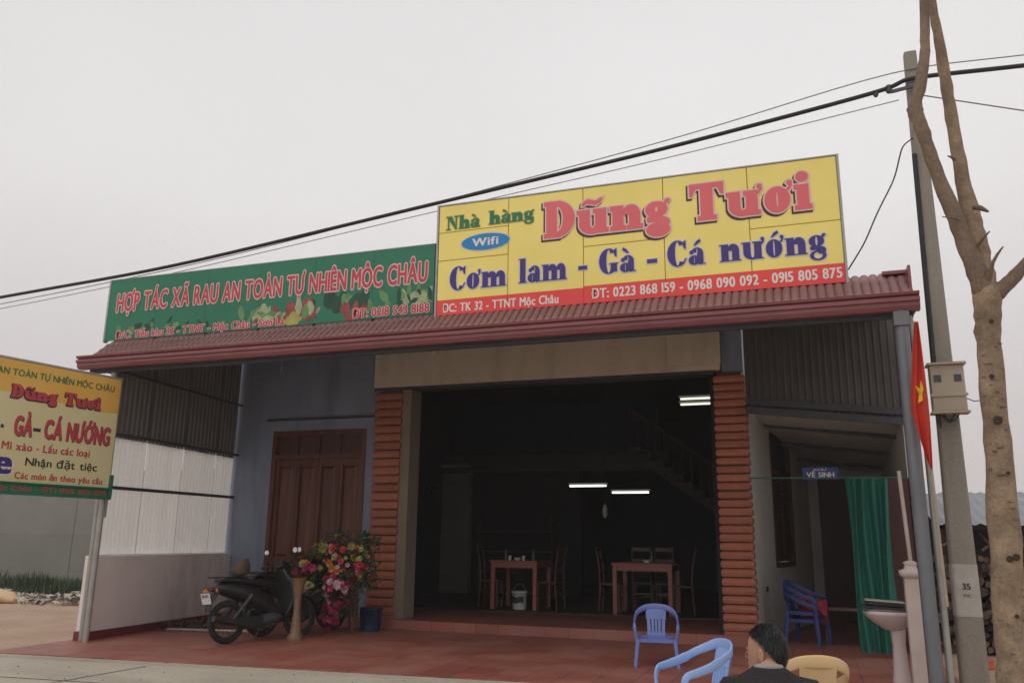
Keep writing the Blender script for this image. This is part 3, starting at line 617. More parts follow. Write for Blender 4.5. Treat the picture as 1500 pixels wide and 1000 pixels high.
for i in range(nsh): link_mesh('roof_sheet', ts, ro, (RX0+i*sw-ob_.x, 9.93-ob_.y, 4.185+random.uniform(-.003, .003)))
g = MB()
prof = [(9.96, 4.03), (9.86, 4.03), (9.83, 4.075), (9.83, 4.115), (9.80, 4.125), (9.80, 4.165), (9.84, 4.17), (9.84, 4.185), (9.80, 4.195), (9.79, 4.225), (9.83, 4.225), (9.84, 4.20), (9.96, 4.17)]
GX0, GX1 = -10.74, 1.26
vs = [(x, y, z) for x in (GX0, GX1) for y, z in prof]; n = len(prof)
g.add(vs, [(i, (i+1) % n, n+(i+1) % n, n+i) for i in range(n)]); g.add(vs, [tuple(range(n)), tuple(range(2*n-1, n-1, -1))])
g.build('gutter', M['gutter'], B)
mb = MB(); mb.box(RX0, RX1, 10.0, 10.06, 3.98, 4.16); mb.build('eave_beam', M['darksteel'], B)
mb = MB()
for x in [-10.5+1.17*i for i in range(11)]: mb.bar((x, 9.98, 4.06), (x, 13.7, 5.05), .05, .08)
for y, z in ((11.2, 4.36), (12.4, 4.68)): mb.bar((RX0, y, z), (RX1, y, z), .05, .05)
mb.build('rafters', M['darksteel'], B)
mb = MB(); mb.add([(RX1-.02, 9.93, 4.19), (RX1+.03, 9.93, 4.19), (RX1+.03, 10.45, 4.66), (RX1-.02, 10.45, 4.66)], [(0, 1, 2, 3)]); mb.box(RX1-.01, RX1+.03, 9.95, 10.42, 4.05, 4.22); mb.box(RX1-.25, RX1+.035, 10.33, 10.47, 4.60, 4.64); mb.box(RX1, RX1+.03, 10.1, 10.47, 4.2, 4.62); mb.build('roof_end_cap', M['gutter'], B)
mb = MB(); q_ = [(9.93, 4.06), (10.6, 4.06), (10.6, 4.66), (10.45, 4.60), (10.22, 4.42), (9.93, 4.19)]; mb.add([(x, y, z) for x in (RX0-.03, RX0-.003) for y, z in q_], [tuple(range(6)), tuple(range(11, 5, -1))]+[(i, (i+1) % 6, 6+(i+1) % 6, 6+i) for i in range(6)]); mb.build('roof_end_cap', M['gutter'], B)
# steel post at the right front with the downpipe beside it
mb = MB(); mb.tube([(1.06, 9.93, -.04), (1.06, 9.93, 4.05)], .075, 14); mb.build('steel_post', M['steel'], B)
mb = MB(); mb.box(.98, 1.14, 9.84, 10.0, 3.86, 4.02); mb.build('post_cap', M['steel'], B)
mb = MB(); mb.tube([(1.20, 10.0, -.04), (1.20, 10.0, 2.9), (1.16, 10.02, 4.0)], .035, 10); mb.build('downpipe', M['galv'], B)
# box of the building behind, closed on all sides
mb = MB(); mb.box(-10.6, -1.13, 13.99, 25.2, 5.25, 5.35); mb.build('flat_roof', M['boundary'], B)
mb = MB(); mb.box(-10.6, -7.6, 14.0, 14.1, 0, 5.25); mb.box(-10.6, -1.0, 25, 25.2, 0, 5.25); mb.box(-10.75, -10.6, 13.99, 25.2, 0, 5.25); mb.build('outer_wall', M['boundary'], B)
# interior shell
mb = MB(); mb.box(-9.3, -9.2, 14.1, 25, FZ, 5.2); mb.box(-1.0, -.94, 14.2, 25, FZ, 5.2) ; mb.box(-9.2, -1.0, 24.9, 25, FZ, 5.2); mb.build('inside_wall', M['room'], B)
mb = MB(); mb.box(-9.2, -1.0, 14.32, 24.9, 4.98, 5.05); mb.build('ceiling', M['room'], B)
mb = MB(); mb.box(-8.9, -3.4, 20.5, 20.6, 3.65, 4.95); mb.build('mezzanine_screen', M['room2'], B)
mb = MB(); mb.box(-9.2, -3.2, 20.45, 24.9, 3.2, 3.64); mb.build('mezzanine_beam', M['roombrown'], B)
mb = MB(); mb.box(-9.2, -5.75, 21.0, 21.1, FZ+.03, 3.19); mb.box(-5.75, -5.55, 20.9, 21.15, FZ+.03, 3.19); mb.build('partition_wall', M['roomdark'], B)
# staircase: sloping soffit, separate steps, railing
st = MB()
A = Vector((-1.15, 19.6, 1.55)); Z = Vector((-4.0, 19.6, 3.6))
st.bar(A+Vector((0, .5, 0)), Z+Vector((0, .5, 0)), 1.0, .14); sto = st.build('staircase', M['roombrown'], B)
stp = MB(); stp.box(-.15, .15, -.48, .48, -.05, .05); sme = stp.mesh('step', M['roombrown']); oo = origin(sto)
for i in range(12):
    q = A.lerp(Z, (i+.5)/12); link_mesh('step', sme, sto, (q.x-oo.x, q.y+.5-oo.y, q.z+.12-oo.z))
rl = MB(); rl.tube([A+Vector((0, 0, 1.0)), Z+Vector((0, 0, 1.0))], .03, 8)
for i in range(15): q = A.lerp(Z, i/14); rl.tube([q, q+Vector((0, 0, 1.0))], .013, 6)
rl.build('stair_railing', M['darkwood'], B)
# right flank wall (slightly turned) with a narrow shuttered window
FD = Vector((0.179, 0.984, 0)); F0 = Vector((-0.93, 13.98, 0)); FN = Vector((0.984, -0.179, 0))
def fp(u, n, z): q = F0+FD*u+FN*n; return (q.x, q.y, z)
def fbox(mb, u0, u1, n0, n1, z0, z1):
    vs = [fp(u, n, z) for z in (z0, z1) for n in (n0, n1) for u in (u0, u1)]
    mb.add(vs, [(0, 2, 3, 1), (4, 5, 7, 6), (0, 1, 5, 4), (2, 6, 7, 3), (0, 4, 6, 2), (1, 3, 7, 5)])
mb = MB(); fbox(mb, -.2, 1.52, -.12, 0, 0, 5.2); fbox(mb, 3.05, 4.8, -.12, 0, 0, 5.2); fbox(mb, 1.52, 3.05, -.12, 0, 0, 1.1); fbox(mb, 1.52, 3.05, -.12, 0, 3.42, 5.2)
mb.build('flank_wall', M['flank'], B)
win = MB(); fbox(win, 1.52, 3.05, -.10, .02, 1.1, 1.18); fbox(win, 1.52, 3.05, -.10, .02, 3.34, 3.42); fbox(win, 1.52, 1.6, -.10, .02, 1.18, 3.34); fbox(win, 2.97, 3.05, -.10, .02, 1.18, 3.34); fbox(win, 1.6, 2.97, -.10, .02, 2.7, 2.78)
wo = win.build('window', M['darkwood'], B)
for a, b in ((1.61, 2.27), (2.30, 2.96)):
    s_ = MB(); fbox(s_, a, b, -.06, -.02, 1.19, 2.69)
    for z in [1.25+.07*i for i in range(20)]: fbox(s_, a+.06, b-.06, -.019, -.004, z, z+.035)
    s_.build('shutter', M['darkwood'], wo)
mb = MB(); fbox(mb, 1.6, 2.97, -.06, -.05, 2.78, 3.34); mb.build('pane', M['sheddark'], wo)
mb = MB(); mb.torus(fp(.75, .012, .78), .035, .014, FN, 12, 6); mb.build('wall_socket', M['black'], B)
# ribbed gable sheet over the passage, with the sloping beam below it
def ysheet(x0, x1, y, zb0, zb1, zt, pitch, amp, name, m):
    mbb = MB(); k_ = int((x1-x0)/pitch); vs = []
    for i in range(k_):
        b = x0+i*pitch
        for dx, q in ((0, 0), (.55, 0), (.68, amp), (.87, amp)):
            x = b+dx*pitch; zb = zb0+(zb1-zb0)*(x-x0)/(x1-x0); vs += [(x, y-q, zb), (x, y-q, zt)]
    x = x0+k_*pitch; vs += [(x, y, zb1), (x, y, zt)]
    mbb.add(vs, [(2*i, 2*i+2, 2*i+3, 2*i+1) for i in range(len(vs)//2-1)]); return mbb.build(name, m, B)
ysheet(-.90, .26, 13.76, 3.62, 3.48, 5.2, .105, .02, 'gable_sheet', M['gable'])
ysheet(.24, 1.42, 13.775, 3.48, 3.34, 5.2, .105, .02, 'gable_sheet', M['gable'])
mb = MB(); mb.bar((-.90, 13.70, 3.70), (1.42, 13.70, 3.44), .06, .10); mb.bar((-.90, 13.62, 3.55), (1.42, 13.62, 3.28), .06, .10); mb.build('gable_beam', M['darksteel'], B)
mb = MB(); mb.add([(-.9, 13.8, 3.62), (1.45, 13.8, 3.36), (1.45, 19.1, 2.86), (-.2, 19.1, 3.1)], [(0, 1, 2, 3)]); mb.add([(-.9, 13.8, 3.67), (1.5, 13.8, 3.41), (1.5, 19.1, 2.91), (-.2, 19.1, 3.15)], [(3, 2, 1, 0)])
mb.build('passage_roof', M['flank'], B)
mb = MB()
for y in (15.0, 16.4, 17.8): mb = MB(); mb.bar((-.7, y, 3.60-.1*(y-13.8)), (1.42, y, 3.33-.1*(y-13.8)), .05, .06); mb.build('passage_purlin', M['darksteel'], B)
mb = MB(); mb.box(-.1, .12, 18.7, 18.85, 0, 3.1); mb.box(.12, .74, 18.7, 18.85, 2.85, 3.1); mb.box(.74, 1.45, 18.7, 18.85, 0, 3.1); mb.box(1.36, 1.45, 13.85, 18.7, 0, 3.3); mb.build('passage_wall', M['flank'], B)
dd = MB(); dd.box(.12, .74, 18.72, 18.78, .0, 2.85); pdo = dd.build('passage_door', M['darkwood'], B)
mb = MB(); mb.box(.2, .66, 18.70, 18.719, .3, 1.2); mb.build('door_panel', M['darkwood'], pdo); mb = MB(); mb.box(.2, .66, 18.70, 18.719, 1.35, 2.6); mb.build('door_panel', M['darkwood'], pdo)
mb = MB(); mb.box(.98, 1.40, 13.85, 13.90, .02, 2.46); mb.build('side_door', M['darkwood'], B)
# thin white pipe by the post
mb = MB(); mb.tube([(1.02, 10.9, 1.2), (.98, 10.9, 2.35)], .022, 8); mb.build('white_pipe', M['plaster'], B)

# tube lamps inside (lit in the photograph)
def tube_lamp(p, length, label, m, dz=0):
    t = thing('tube_lamp', p, label, 'lamp', 'lit tube lamps inside the dining hall')
    b = MB(); b.box(p[0]-length/2, p[0]+length/2, p[1]+.0, p[1]+.05, p[2]+.03, p[2]+.07); b.build('fitting', M['platewhite'], t)
    b = MB(); b.tube([(p[0]-length/2+.03, p[1], p[2]), (p[0]+length/2-.03, p[1], p[2])], .02, 8); b.build('tube', m, t)
tube_lamp((-5.02, 19.6, 2.78), .95, 'left, slightly higher one of two single lit tubes at the hall back', M['tube'])
tube_lamp((-4.0, 19.6, 2.62), .92, 'right, slightly lower one of two single lit tubes at the hall back', M['tube'])
tube_lamp((-2.0, 16.5, 4.25), .72, 'upper tube of the double lamp beside the right brick-red column', M['tubedim'])
tube_lamp((-2.0, 16.5, 4.14), .72, 'lower tube of the double lamp beside the right brick-red column', M['tubedim'])
mb = MB(); mb.lathe((-4.35, 18.5, 2.0), [(.01, 0), (.05, .05), (.055, .2), (.02, .3)], 10); tag(mb.build('hanging_bag', M['cup']), 'small pale bag hanging in the dark hall under the left tube lamp', 'bag')
mb = MB(); mb.tube([(-4.35, 18.5, 2.3), (-4.35, 18.5, 4.98)], .004, 5); tag(mb.build('cord', M['cable']), 'thin dark cord holding the pale bag from the hall ceiling', 'cord')

for px_, lab in ((16.9, 'dark wall fan nearest the doorway on the left wall of the hall'), (19.4, 'dark wall fan farther back on the left wall of the hall')):
    S = thing('wall_fan', (-9.2, px_, 2.6), lab, 'fan', 'wall fans in the hall')
    mb = MB(); mb.torus((-8.95, px_, 2.7), .2, .012, (1, 0, 0), 20, 6); mb.torus((-8.90, px_, 2.7), .12, .008, (1, 0, 0), 16, 6)
    for i in range(8): a = i*math.pi/4; mb.tube([(-8.92, px_, 2.7), (-8.95, px_+.2*math.cos(a), 2.7+.2*math.sin(a))], .004, 4)
    mb.build('guard', M['bikemetal'], S)
    mb = MB(); mb.tube([(-9.19, px_, 2.5), (-9.1, px_, 2.52), (-9.05, px_, 2.7), (-8.92, px_, 2.7)], .03, 8); mb.build('arm', M['black'], S)
    for i in range(3): a = i*2.09; mb = MB(); mb.loft([((-8.95, px_+.03*math.cos(a), 2.7+.03*math.sin(a)), (.01, 0, 0), (0, .02, .02)), ((-8.95, px_+.16*math.cos(a), 2.7+.16*math.sin(a)), (.004, 0, 0), (0, .05*abs(math.sin(a))+.01, .05*abs(math.cos(a))+.01))], 8); mb.build('blade', M['bikemetal'], S)
S = thing('drinks_shelf', (-7.2, 20.6, .18), 'dim shelf of bottles against the partition at the back of the hall', 'shelf')
for z in (.2, .7, 1.2, 1.7): mb = MB(); mb.box(-8.2, -6.2, 20.6, 20.95, z, z+.03); mb.build('shelf_board', M['chairwood'], S)
for x in (-8.2, -6.23): mb = MB(); mb.box(x, x+.03, 20.6, 20.95, .18, 2.1); mb.build('side_panel', M['chairwood'], S)

# ================================================================== SIGNS
def yellow_sign():
    S = thing('yellow_signboard', (-2.13, 10.34, 4.5), 'large yellow signboard with pink and navy lettering on the right half of the awning', 'sign')
    cols = [-4.80, -3.74, -2.67, -1.59, -.52, .55]; y = 10.30; ZT = 6.17; ZB = 4.54
    cuts = [[4.76, 5.34, 5.76, ZT], [4.76, ZT], [4.78, 5.33, ZT], [4.78, ZT], [4.78, 5.33, ZT]]
    fr = MB(); fr.box(-4.80, .55, y+.016, y+.045, ZB, ZT); fr.build('backing', M['seam'], S)
    fr = MB(); fr.box(-4.83, -4.802, y-.012, y+.08, ZB-.02, ZT+.02); fr.box(.552, .58, y-.012, y+.08, ZB-.02, ZT+.02); fr.box(-4.80, .55, y-.006, y+.08, ZT+.002, ZT+.02); fr.build('frame', M['galv'], S)
    for i in range(5):
        for a, b in zip(cuts[i][:-1], cuts[i][1:]):
            p = MB(); p.box(cols[i]+.006, cols[i+1]-.006, y, y+.015, a+(.006 if a > 4.79 else 0), b-.006)
            p.build('yellow_panel', M['yellow'], S)
        p = MB(); p.box(cols[i]+.002, cols[i+1]-.002, y-.001, y+.015, ZB, cuts[i][0]-.002); p.build('red_panel', M['bandred'], S)
    br = MB()
    for x in cols: br.bar((x, y+.06, ZB), (x, y+.06, ZT), .05, .03, upv=(0, 1, 0)); br.bar((x, y+.1, 5.8), (x, y+1.4, 4.82), .04, .04)
    for z in (4.7, 5.4, 6.1): br.bar((-4.8, y+.10, z), (.55, y+.10, z), .03, .04)
    br.build('support_frame', M['steel'], S)
    def serif(text, x0, x1, zb, cap, **kw):
        a = dict(S=.25, t=.07, h=.07); a.update(kw); return text, x0, x1, zb, cap, a
    # big name: black shadow, white edge, pink face
    for text, x0, x1, zb, cap in (('Dũng', -3.22, -1.50, 5.50, .53), ('Tươi', -1.25, .24, 5.51, .51)):
        l_ = MB(); a = dict(S=.28, t=.15, h=.13)
        serif_line(l_, text, x0, x1, zb, cap, grow=.020, dx=-.022, dz=-.026, y=y-.003, **a); l_.build('lettering', M['l_black'], S, label='black drop shadow of the big name')
        l_ = MB(); serif_line(l_, text, x0, x1, zb, cap, grow=.019, y=y-.006, **a); l_.build('lettering', M['l_pale'], S)
        l_ = MB(); serif_line(l_, text, x0, x1, zb, cap, y=y-.009, **a); l_.build('lettering', M['l_pink'], S)
    for text, x0, x1, zb, cap in (('Cơm', -4.61, -3.76, 4.89, .34), ('lam', -3.58, -2.90, 4.90, .35), ('-', -2.74, -2.62, 4.94, .30), ('Gà', -2.46, -1.97, 4.92, .34), ('-', -1.82, -1.69, 4.94, .32), ('Cá', -1.56, -1.08, 4.93, .34), ('nướng', -.90, .36, 4.93, .345)):
        a = dict(S=.27, t=.05, h=.05)
        if text == '-':
            l_ = MB(); l_.box(x0-.012, x1+.012, y-.004, y-.003, zb+.055, zb+.135); l_.build('lettering', M['l_lav'], S)
            l_ = MB(); l_.box(x0, x1, y-.007, y-.006, zb+.067, zb+.123); l_.build('lettering', M['l_navy'], S); continue
        l_ = MB(); serif_line(l_, text, x0, x1, zb, cap, grow=.013, y=y-.003, **a); l_.build('lettering', M['l_lav'], S)
        l_ = MB(); serif_line(l_, text, x0, x1, zb, cap, y=y-.006, **a); l_.build('lettering', M['l_navy'], S)
    for text, x0, x1, zb in (('Nhà', -4.68, -4.17, 5.795), ('hàng', -4.03, -3.37, 5.805)):
        a = dict(S=.24, t=.06, h=.06)
        l_ = MB(); serif_line(l_, text, x0, x1, zb, .20, grow=.010, y=y-.003, **a); l_.build('lettering', M['veg5'], S)
        l_ = MB(); serif_line(l_, text, x0, x1, zb, .20, y=y-.006, **a); l_.build('lettering', M['l_green'], S)
    l_ = MB(); n = 40
    for gx, yy, mi in ((.016, y-.003, 1), (0, y-.006, 0)):
        l_.add([(-4.08+(.36+gx)*math.cos(2*math.pi*i/n), yy, 5.56+(.12+gx)*math.sin(2*math.pi*i/n)) for i in range(n)], [tuple(range(n))], mi)
    l_.build('wifi_badge', [M['l_cyan'], M['l_lav']], S)
    l_ = MB(); sans_line(l_, 'Wifi', -4.27, -3.89, 5.505, .115, .035, y=y-.009); l_.build('lettering', M['l_white'], S)
    l_ = MB(); sans_line(l_, 'ĐC: TK 32 - TTNT Mộc Châu', -4.70, -3.02, 4.58, .12, .035, y=y-.004); l_.build('lettering', M['l_white'], S)
    l_ = MB(); sans_line(l_, 'ĐT: 0223 868 159 - 0968 090 092 - 0915 805 875', -2.56, .51, 4.60, .13, .035, y=y-.004); l_.build('lettering', M['l_white'], S)
yellow_sign()

def green_sign():
    y = 10.30; X0, X1, ZB, ZT = -10.73, -4.85, 4.58, 5.61
    S = thing('green_signboard', (-7.8, 10.34, 4.55), 'long green signboard with vegetables and pink-red capitals on the left half of the awning', 'sign')
    nseg = 6; w = (X1-X0)/nseg
    for i in range(nseg):
        p = MB(); p.box(X0+i*w+.002, X0+(i+1)*w-.002, y, y+.02, ZB, ZT); p.build('green_panel', M['green'], S)
    fr = MB(); fr.box(X0-.035, X0-.002, y-.006, y+.06, ZB-.02, ZT+.01); fr.box(X0, X1, y-.004, y+.05, ZT+.001, ZT+.012); fr.build('frame', M['galv'], S)
    br = MB()
    for i in range(nseg+1): x = X0+i*w; br.bar((x, y+.05, ZB), (x, y+.05, ZT), .04, .03, upv=(0, 1, 0)); br.bar((x, y+.1, 5.4), (x, y+1.3, 4.8), .04, .04)
    br.bar((X0, y+.09, 5.1), (X1, y+.09, 5.1), .03, .04); br.build('support_frame', M['steel'], S)
    # printed vegetables, flat on the banner
    rnd = random.Random(4); vg = MB()
    mats_ = [M['veg1'], M['veg2'], M['veg3'], M['veg4'], M['veg5']]; lay = 0
    def leafp(cx, cz, ln, wd, ang, mi):
        nonlocal lay; lay += 1; pts_ = []
        for i in range(10):
            t_ = i/9; ww = wd*math.sin(math.pi*t_)**.7*(.85+.3*rnd.random()); pts_.append((t_*ln, ww))
        full = pts_+[(a, -b) for a, b in pts_[::-1][1:-1]]
        vs = [(cx+a*math.cos(ang)-b*math.sin(ang), y-.0018-.00006*(lay % 40), min(max(cz+a*math.sin(ang)+b*math.cos(ang), ZB+.005), ZT-.01)) for a, b in full]
        vs = [(min(max(v[0], X0+.02), X1-.02), v[1], v[2]) for v in vs]
        vg.add(vs, [tuple(range(len(vs)))], mi)
    def clump(cx, cz, n_, spread, sz, mis):
        for _ in range(n_): leafp(cx+rnd.gauss(0, spread), cz+rnd.uniform(-.04, .07), sz*rnd.uniform(.6, 1.3), sz*rnd.uniform(.15, .4), rnd.uniform(.2, 2.9), rnd.choice(mis))
    clump(-10.0, 4.68, 16, .28, .17, [0, 0, 3]); clump(-7.75, 4.70, 14, .10, .20, [1, 1, 0]); clump(-7.35, 4.66, 26, .30, .20, [0, 2, 1]); clump(-7.0, 4.68, 16, .13, .24, [2, 2, 1]); clump(-7.2, 4.60, 8, .06, .18, [4])
    clump(-6.25, 4.75, 20, .22, .26, [3, 3, 0]); clump(-6.1, 4.62, 10, .10, .16, [2]); clump(-5.35, 4.78, 26, .32, .20, [0, 3, 1]); clump(-8.9, 4.66, 8, .3, .12, [0, 3])
    vg.build('vegetable_print', mats_, S)
    def two(text, x0, x1, zb, cap, wt, gr):
        l_ = MB(); sans_line(l_, text, x0, x1, zb, cap, wt, grow=gr, y=y-.006); l_.build('lettering', M['l_pale'], S)
        l_ = MB(); sans_line(l_, text, x0, x1, zb, cap, wt, y=y-.009); l_.build('lettering', M['l_red'], S)
    two('HỢP TÁC XÃ RAU AN TOÀN TỰ NHIÊN MỘC CHÂU', -10.55, -4.96, 5.06, .30, .035, .05)
    two('Đ/C: Tiểu khu 32 - TTNT - Mộc Châu - Sơn La', -10.50, -7.30, 4.60, .12, .035, .05)
    two('ĐT: 0218 543 8188', -6.13, -4.91, 4.61, .13, .035, .05)
green_sign()

def billboard():
    # turned about 9 degrees; local frame: x along the board to the left (towards the road), z up, -y facing the forecourt side
    px, py = -10.45, 9.95
    a = math.radians(9.2)
    S = thing('roadside_billboard', (px, py, 0), 'cream and orange billboard on pipe legs in front of the grey wall', 'billboard')
    S.rotation_euler = (0, 0, math.pi/2-a)        # local +x runs along the board away from the road
    S.scale = (.955, .955, .955); S.location = (px*.955, py*.955, .0675)
    T0, T1 = -3.5, .46; ZB, ZT = 2.07, 3.93; y = 0.0
    p = MB(); p.box(T0, T1, .0, .03, ZB, ZT); p.build('panel', M['bb_cream'], S, local=True)
    p = MB(); vs = []
    for i in range(25):
        u = T0+(T1-T0)*i/24; vs += [(u, -.002, 3.50-.13*max(0, (i-8)/16)**1.3-.02*math.sin(i*.7)), (u, -.002, ZT)]
    p.add(vs, [(2*i, 2*i+2, 2*i+3, 2*i+1) for i in range(24)]); p.build('orange_print', M['bb_orange'], S, local=True)
    p = MB(); p.box(T0, T1, -.004, -.001, ZB, 2.20); p.build('green_print', M['l_green'], S, local=True)
    p = MB(); p.bar((T0, -.02, ZB-.01), (T1+.03, -.02, ZB-.01), .05, .04); p.bar((T0, -.02, 2.21), (T1, -.02, 2.21), .04, .02); p.bar((T1+.015, -.02, ZB), (T1+.015, -.02, 2.42), .05, .04, upv=(0, 1, 0)); p.build('green_frame', M['greenmetal'], S, local=True)
    p = MB(); p.bar((T0, .02, ZT+.02), (T1+.03, .02, ZT+.02), .05, .03); p.bar((T1+.02, .05, ZB-.3), (T1+.02, .05, ZT+.03), .04, .04, upv=(0, 1, 0)); p.build('frame', M['galv'], S, local=True)
    for x in (T1-.02, T0+.2): p = MB(); p.tube([(x, .08, -.14), (x, .08, ZT-.05)], .045, 10); p.build('leg', M['galv'], S, local=True)
    def ln(text, x0, x1, zb, cap, m, wt=.02, m2=None, gr=.02, yy=-.006):
        if m2: l_ = MB(); sans_line(l_, text, x0, x1, zb, cap, wt, grow=gr, y=yy+.0015, dx=.006, dz=-.006); l_.build('lettering', m2, S, local=True)
        l_ = MB(); sans_line(l_, text, x0, x1, zb, cap, wt, y=yy); l_.build('lettering', m, S, local=True)
    ln('HỢP TÁC XÃ RAU AN TOÀN TỰ NHIÊN MỘC CHÂU', -2.62, .35, 3.715, .095, M['l_green'], .02)
    for text, x0, x1 in (('Dũng', -1.27, -.58), ('Tươi', -.46, .14)):
        aa = dict(S=.28, t=.15, h=.13)
        l_ = MB(); serif_line(l_, text, x0, x1, 3.40, .19, grow=.012, dx=.0, dz=-.008, y=-.006, **aa); l_.build('lettering', M['l_black'], S, local=True)
        l_ = MB(); serif_line(l_, text, x0, x1, 3.40, .19, y=-.010, **aa); l_.build('lettering', M['l_red'], S, local=True)
    for text, x0, x1 in (('CƠM LAM', -3.2, -1.42), ('GÀ', -1.15, -.90), ('CÁ NƯỚNG', -.70, .36)): ln(text, x0, x1, 2.88, .27, M['l_red'], .055, M['l_black'], .02)
    ln('- ', -1.34, -1.27, 2.90, .25, M['l_black'], .05); ln('-', -.86, -.78, 2.90, .25, M['l_black'], .05)
    ln('Mì xào - Lẩu các loại', -1.29, .06, 2.665, .11, M['l_red'], .025)
    ln('Nhận đặt tiệc', -.92, .21, 2.46, .115, M['l_black'], .015)
    ln('Các món ăn theo yêu cầu', -1.05, .33, 2.27, .09, M['l_red'], .025)
    ln('Cafe', -2.25, -1.13, 2.33, .33, M['l_navy'], .05, M['l_white'], .03)
    ln('ĐC: TK 32 - TTNT Mộc Châu - ĐT: 0915 805 875', -2.6, .42, 2.10, .07, M['l_red'], .02)
billboard()

# WC sign hanging above the passage door
S = thing('toilet_sign', (.2, 13.95, 2.5), 'small dark blue sign with white letters hanging over the passage door', 'sign')
mb = MB(); mb.box(-.12, .40, 13.95, 13.965, 2.475, 2.66); mb.build('panel', M['signblue'], S)
mb = MB(); sans_line(mb, 'VỆ SINH', -.06, .34, 2.51, .075, .03, y=13.946); sans_line(mb, 'KHU', .05, .23, 2.61, .03, .015, y=13.946); mb.build('lettering', M['l_white'], S)

# ================================================================== CURTAIN, BASIN, BALUSTRADE POST
S = thing('green_curtain', (.85, 13.3, 0), 'bright green tarpaulin curtain hanging from a rail across the side passage', 'curtain')
def cf(u, v):
    x = .46+.56*u+.02*math.sin(v*5+u*9); z = 2.42-2.36*v
    return (x+.05*v*(1-u), 13.15+.045*math.sin(u*26+1.2*math.sin(v*3))+.02*math.sin(u*11+v*4), z+.015*math.sin(u*30)*v)
mb = MB(); mb.grid(cf, 90, 24); mb.build('cloth', M['green_cloth'], S)
mb = MB(); mb.tube([(-.9, 13.15, 2.45), (1.36, 13.15, 2.43)], .011, 8); mb.build('rail', M['greenmetal'], S)

S = thing('wash_basin', (.78, 10.95, 0), 'pale pedestal wash basin beside the balustrade post', 'basin')
mb = MB(); mb.loft([((.78, 10.95, .56), (.10, 0, 0), (0, .09, 0)), ((.76, 10.95, .64), (.20, 0, 0), (0, .16, 0)), ((.74, 10.95, .72), (.265, 0, 0), (0, .21, 0)), ((.74, 10.95, .76), (.275, 0, 0), (0, .22, 0)), ((.74, 10.95, .762), (.24, 0, 0), (0, .19, 0)), ((.75, 10.95, .68), (.17, 0, 0), (0, .13, 0))], 24, p=2.6); mb.build('bowl', M['porcelain'], S)
mb = MB(); mb.loft([((.82, 10.95, .57), (.085, 0, 0), (0, .08, 0)), ((.82, 10.95, .40), (.07, 0, 0), (0, .07, 0)), ((.82, 10.95, .1), (.085, 0, 0), (0, .08, 0)), ((.82, 10.95, 0), (.10, 0, 0), (0, .095, 0))], 18); mb.build('pedestal', M['porcelain'], S)
mb = MB(); mb.obox((.70, 10.93, .80), (.26, 0, -.012), (0, .16, 0), (.001, 0, .012)); mb.obox((.70, 10.93, .845), (.20, 0, -.012), (0, .13, 0), (.001, 0, .018), 0); mb.obox((.70, 10.93, .872), (.21, 0, -.012), (0, .14, 0), (.001, 0, .006), 1)
tag(bevel(mb.build('tray', [M['black'], M['galv']]), .004), 'dark tray with a shiny lid lying on the wash basin', 'tray')
S = thing('balustrade_post', (.99, 10.7, 0), 'short white plaster pillar with moulded cap beside the steel awning post', 'pillar')
mb = MB(); mb.box(.91, 1.07, 10.62, 10.78, -.03, 1.15); bevel(mb.build('shaft', M['plaster'], S), .01)
mb = MB(); mb.loft([((.99, 10.7, 1.14), (.085, 0, 0), (0, .085, 0)), ((.99, 10.7, 1.17), (.12, 0, 0), (0, .12, 0)), ((.99, 10.7, 1.22), (.125, 0, 0), (0, .125, 0)), ((.99, 10.7, 1.24), (.07, 0, 0), (0, .07, 0)), ((.99, 10.7, 1.28), (.06, 0, 0), (0, .06, 0)), ((.99, 10.7, 1.31), (.075, 0, 0), (0, .075, 0)), ((.99, 10.7, 1.33), (.03, 0, 0), (0, .03, 0))], 16, p=5); mb.build('cap', M['plaster'], S)

# ================================================================== UTILITY POLE AND CABLES
S = thing('utility_pole', (1.56, 10.95, -.06), 'tall square concrete utility pole right of the awning with a white painted band', 'pole')
def polew(z): return .165-.010*z        # half width
mb = MB(); secs = []
for z in (-.06, 1, 2, 3, 4, 5, 6, 7, 7.76):
    w = polew(z)*.86 if z > -.1 else .15; x = 1.55+.0045*z; secs.append(((x, 10.95, z), (w, 0, 0), (0, w, 0)))
mb.loft(secs, 20, p=6); mb.build('shaft', M['pole'], S)
def pband(z0, z1, grow, m, nm):
    mb = MB(); ss = []
    for z in (z0, z1): w = polew(z)*.86+grow; ss.append(((1.55+.0045*z, 10.95, z), (w, 0, 0), (0, w, 0)))
    mb.loft(ss, 20, p=6); return mb.build(nm, m, S)
pband(.74, 1.30, .003, M['polewhite'], 'painted_band')
mb = MB(); sans_line(mb, '35', 1.512, 1.59, 1.03, .065, .04, y=10.95-polew(1)*.86-.006); sans_line(mb, 'DC', 1.515, 1.59, .95, .03, .02, y=10.95-polew(1)*.86-.006); mb.build('number', M['blackprint'], S)
for z in (3.1, 3.5, 6.9, 7.3): pband(z, z+.03, .006, M['darksteel'], 'strap')
mb = MB(); mb.bar((1.3, 10.80, 7.18), (1.62, 10.80, 7.22), .03, .04); mb.lathe((1.28, 10.80, 7.17), [(.03, 0), (.045, .03), (.03, .06), (.045, .09), (.02, .11)], 10); mb.lathe((1.12, 10.80, 7.14), [(.02, 0), (.035, .03), (.02, .09)], 10); mb.build('cable_clamp', M['darksteel'], S)
mb = MB(); mb.tube([(1.50, 10.85, 6.3), (1.475, 10.84, 4.6), (1.462, 10.83, 3.58)], .03, 8); mb.build('riser_cable', M['cable'], S)

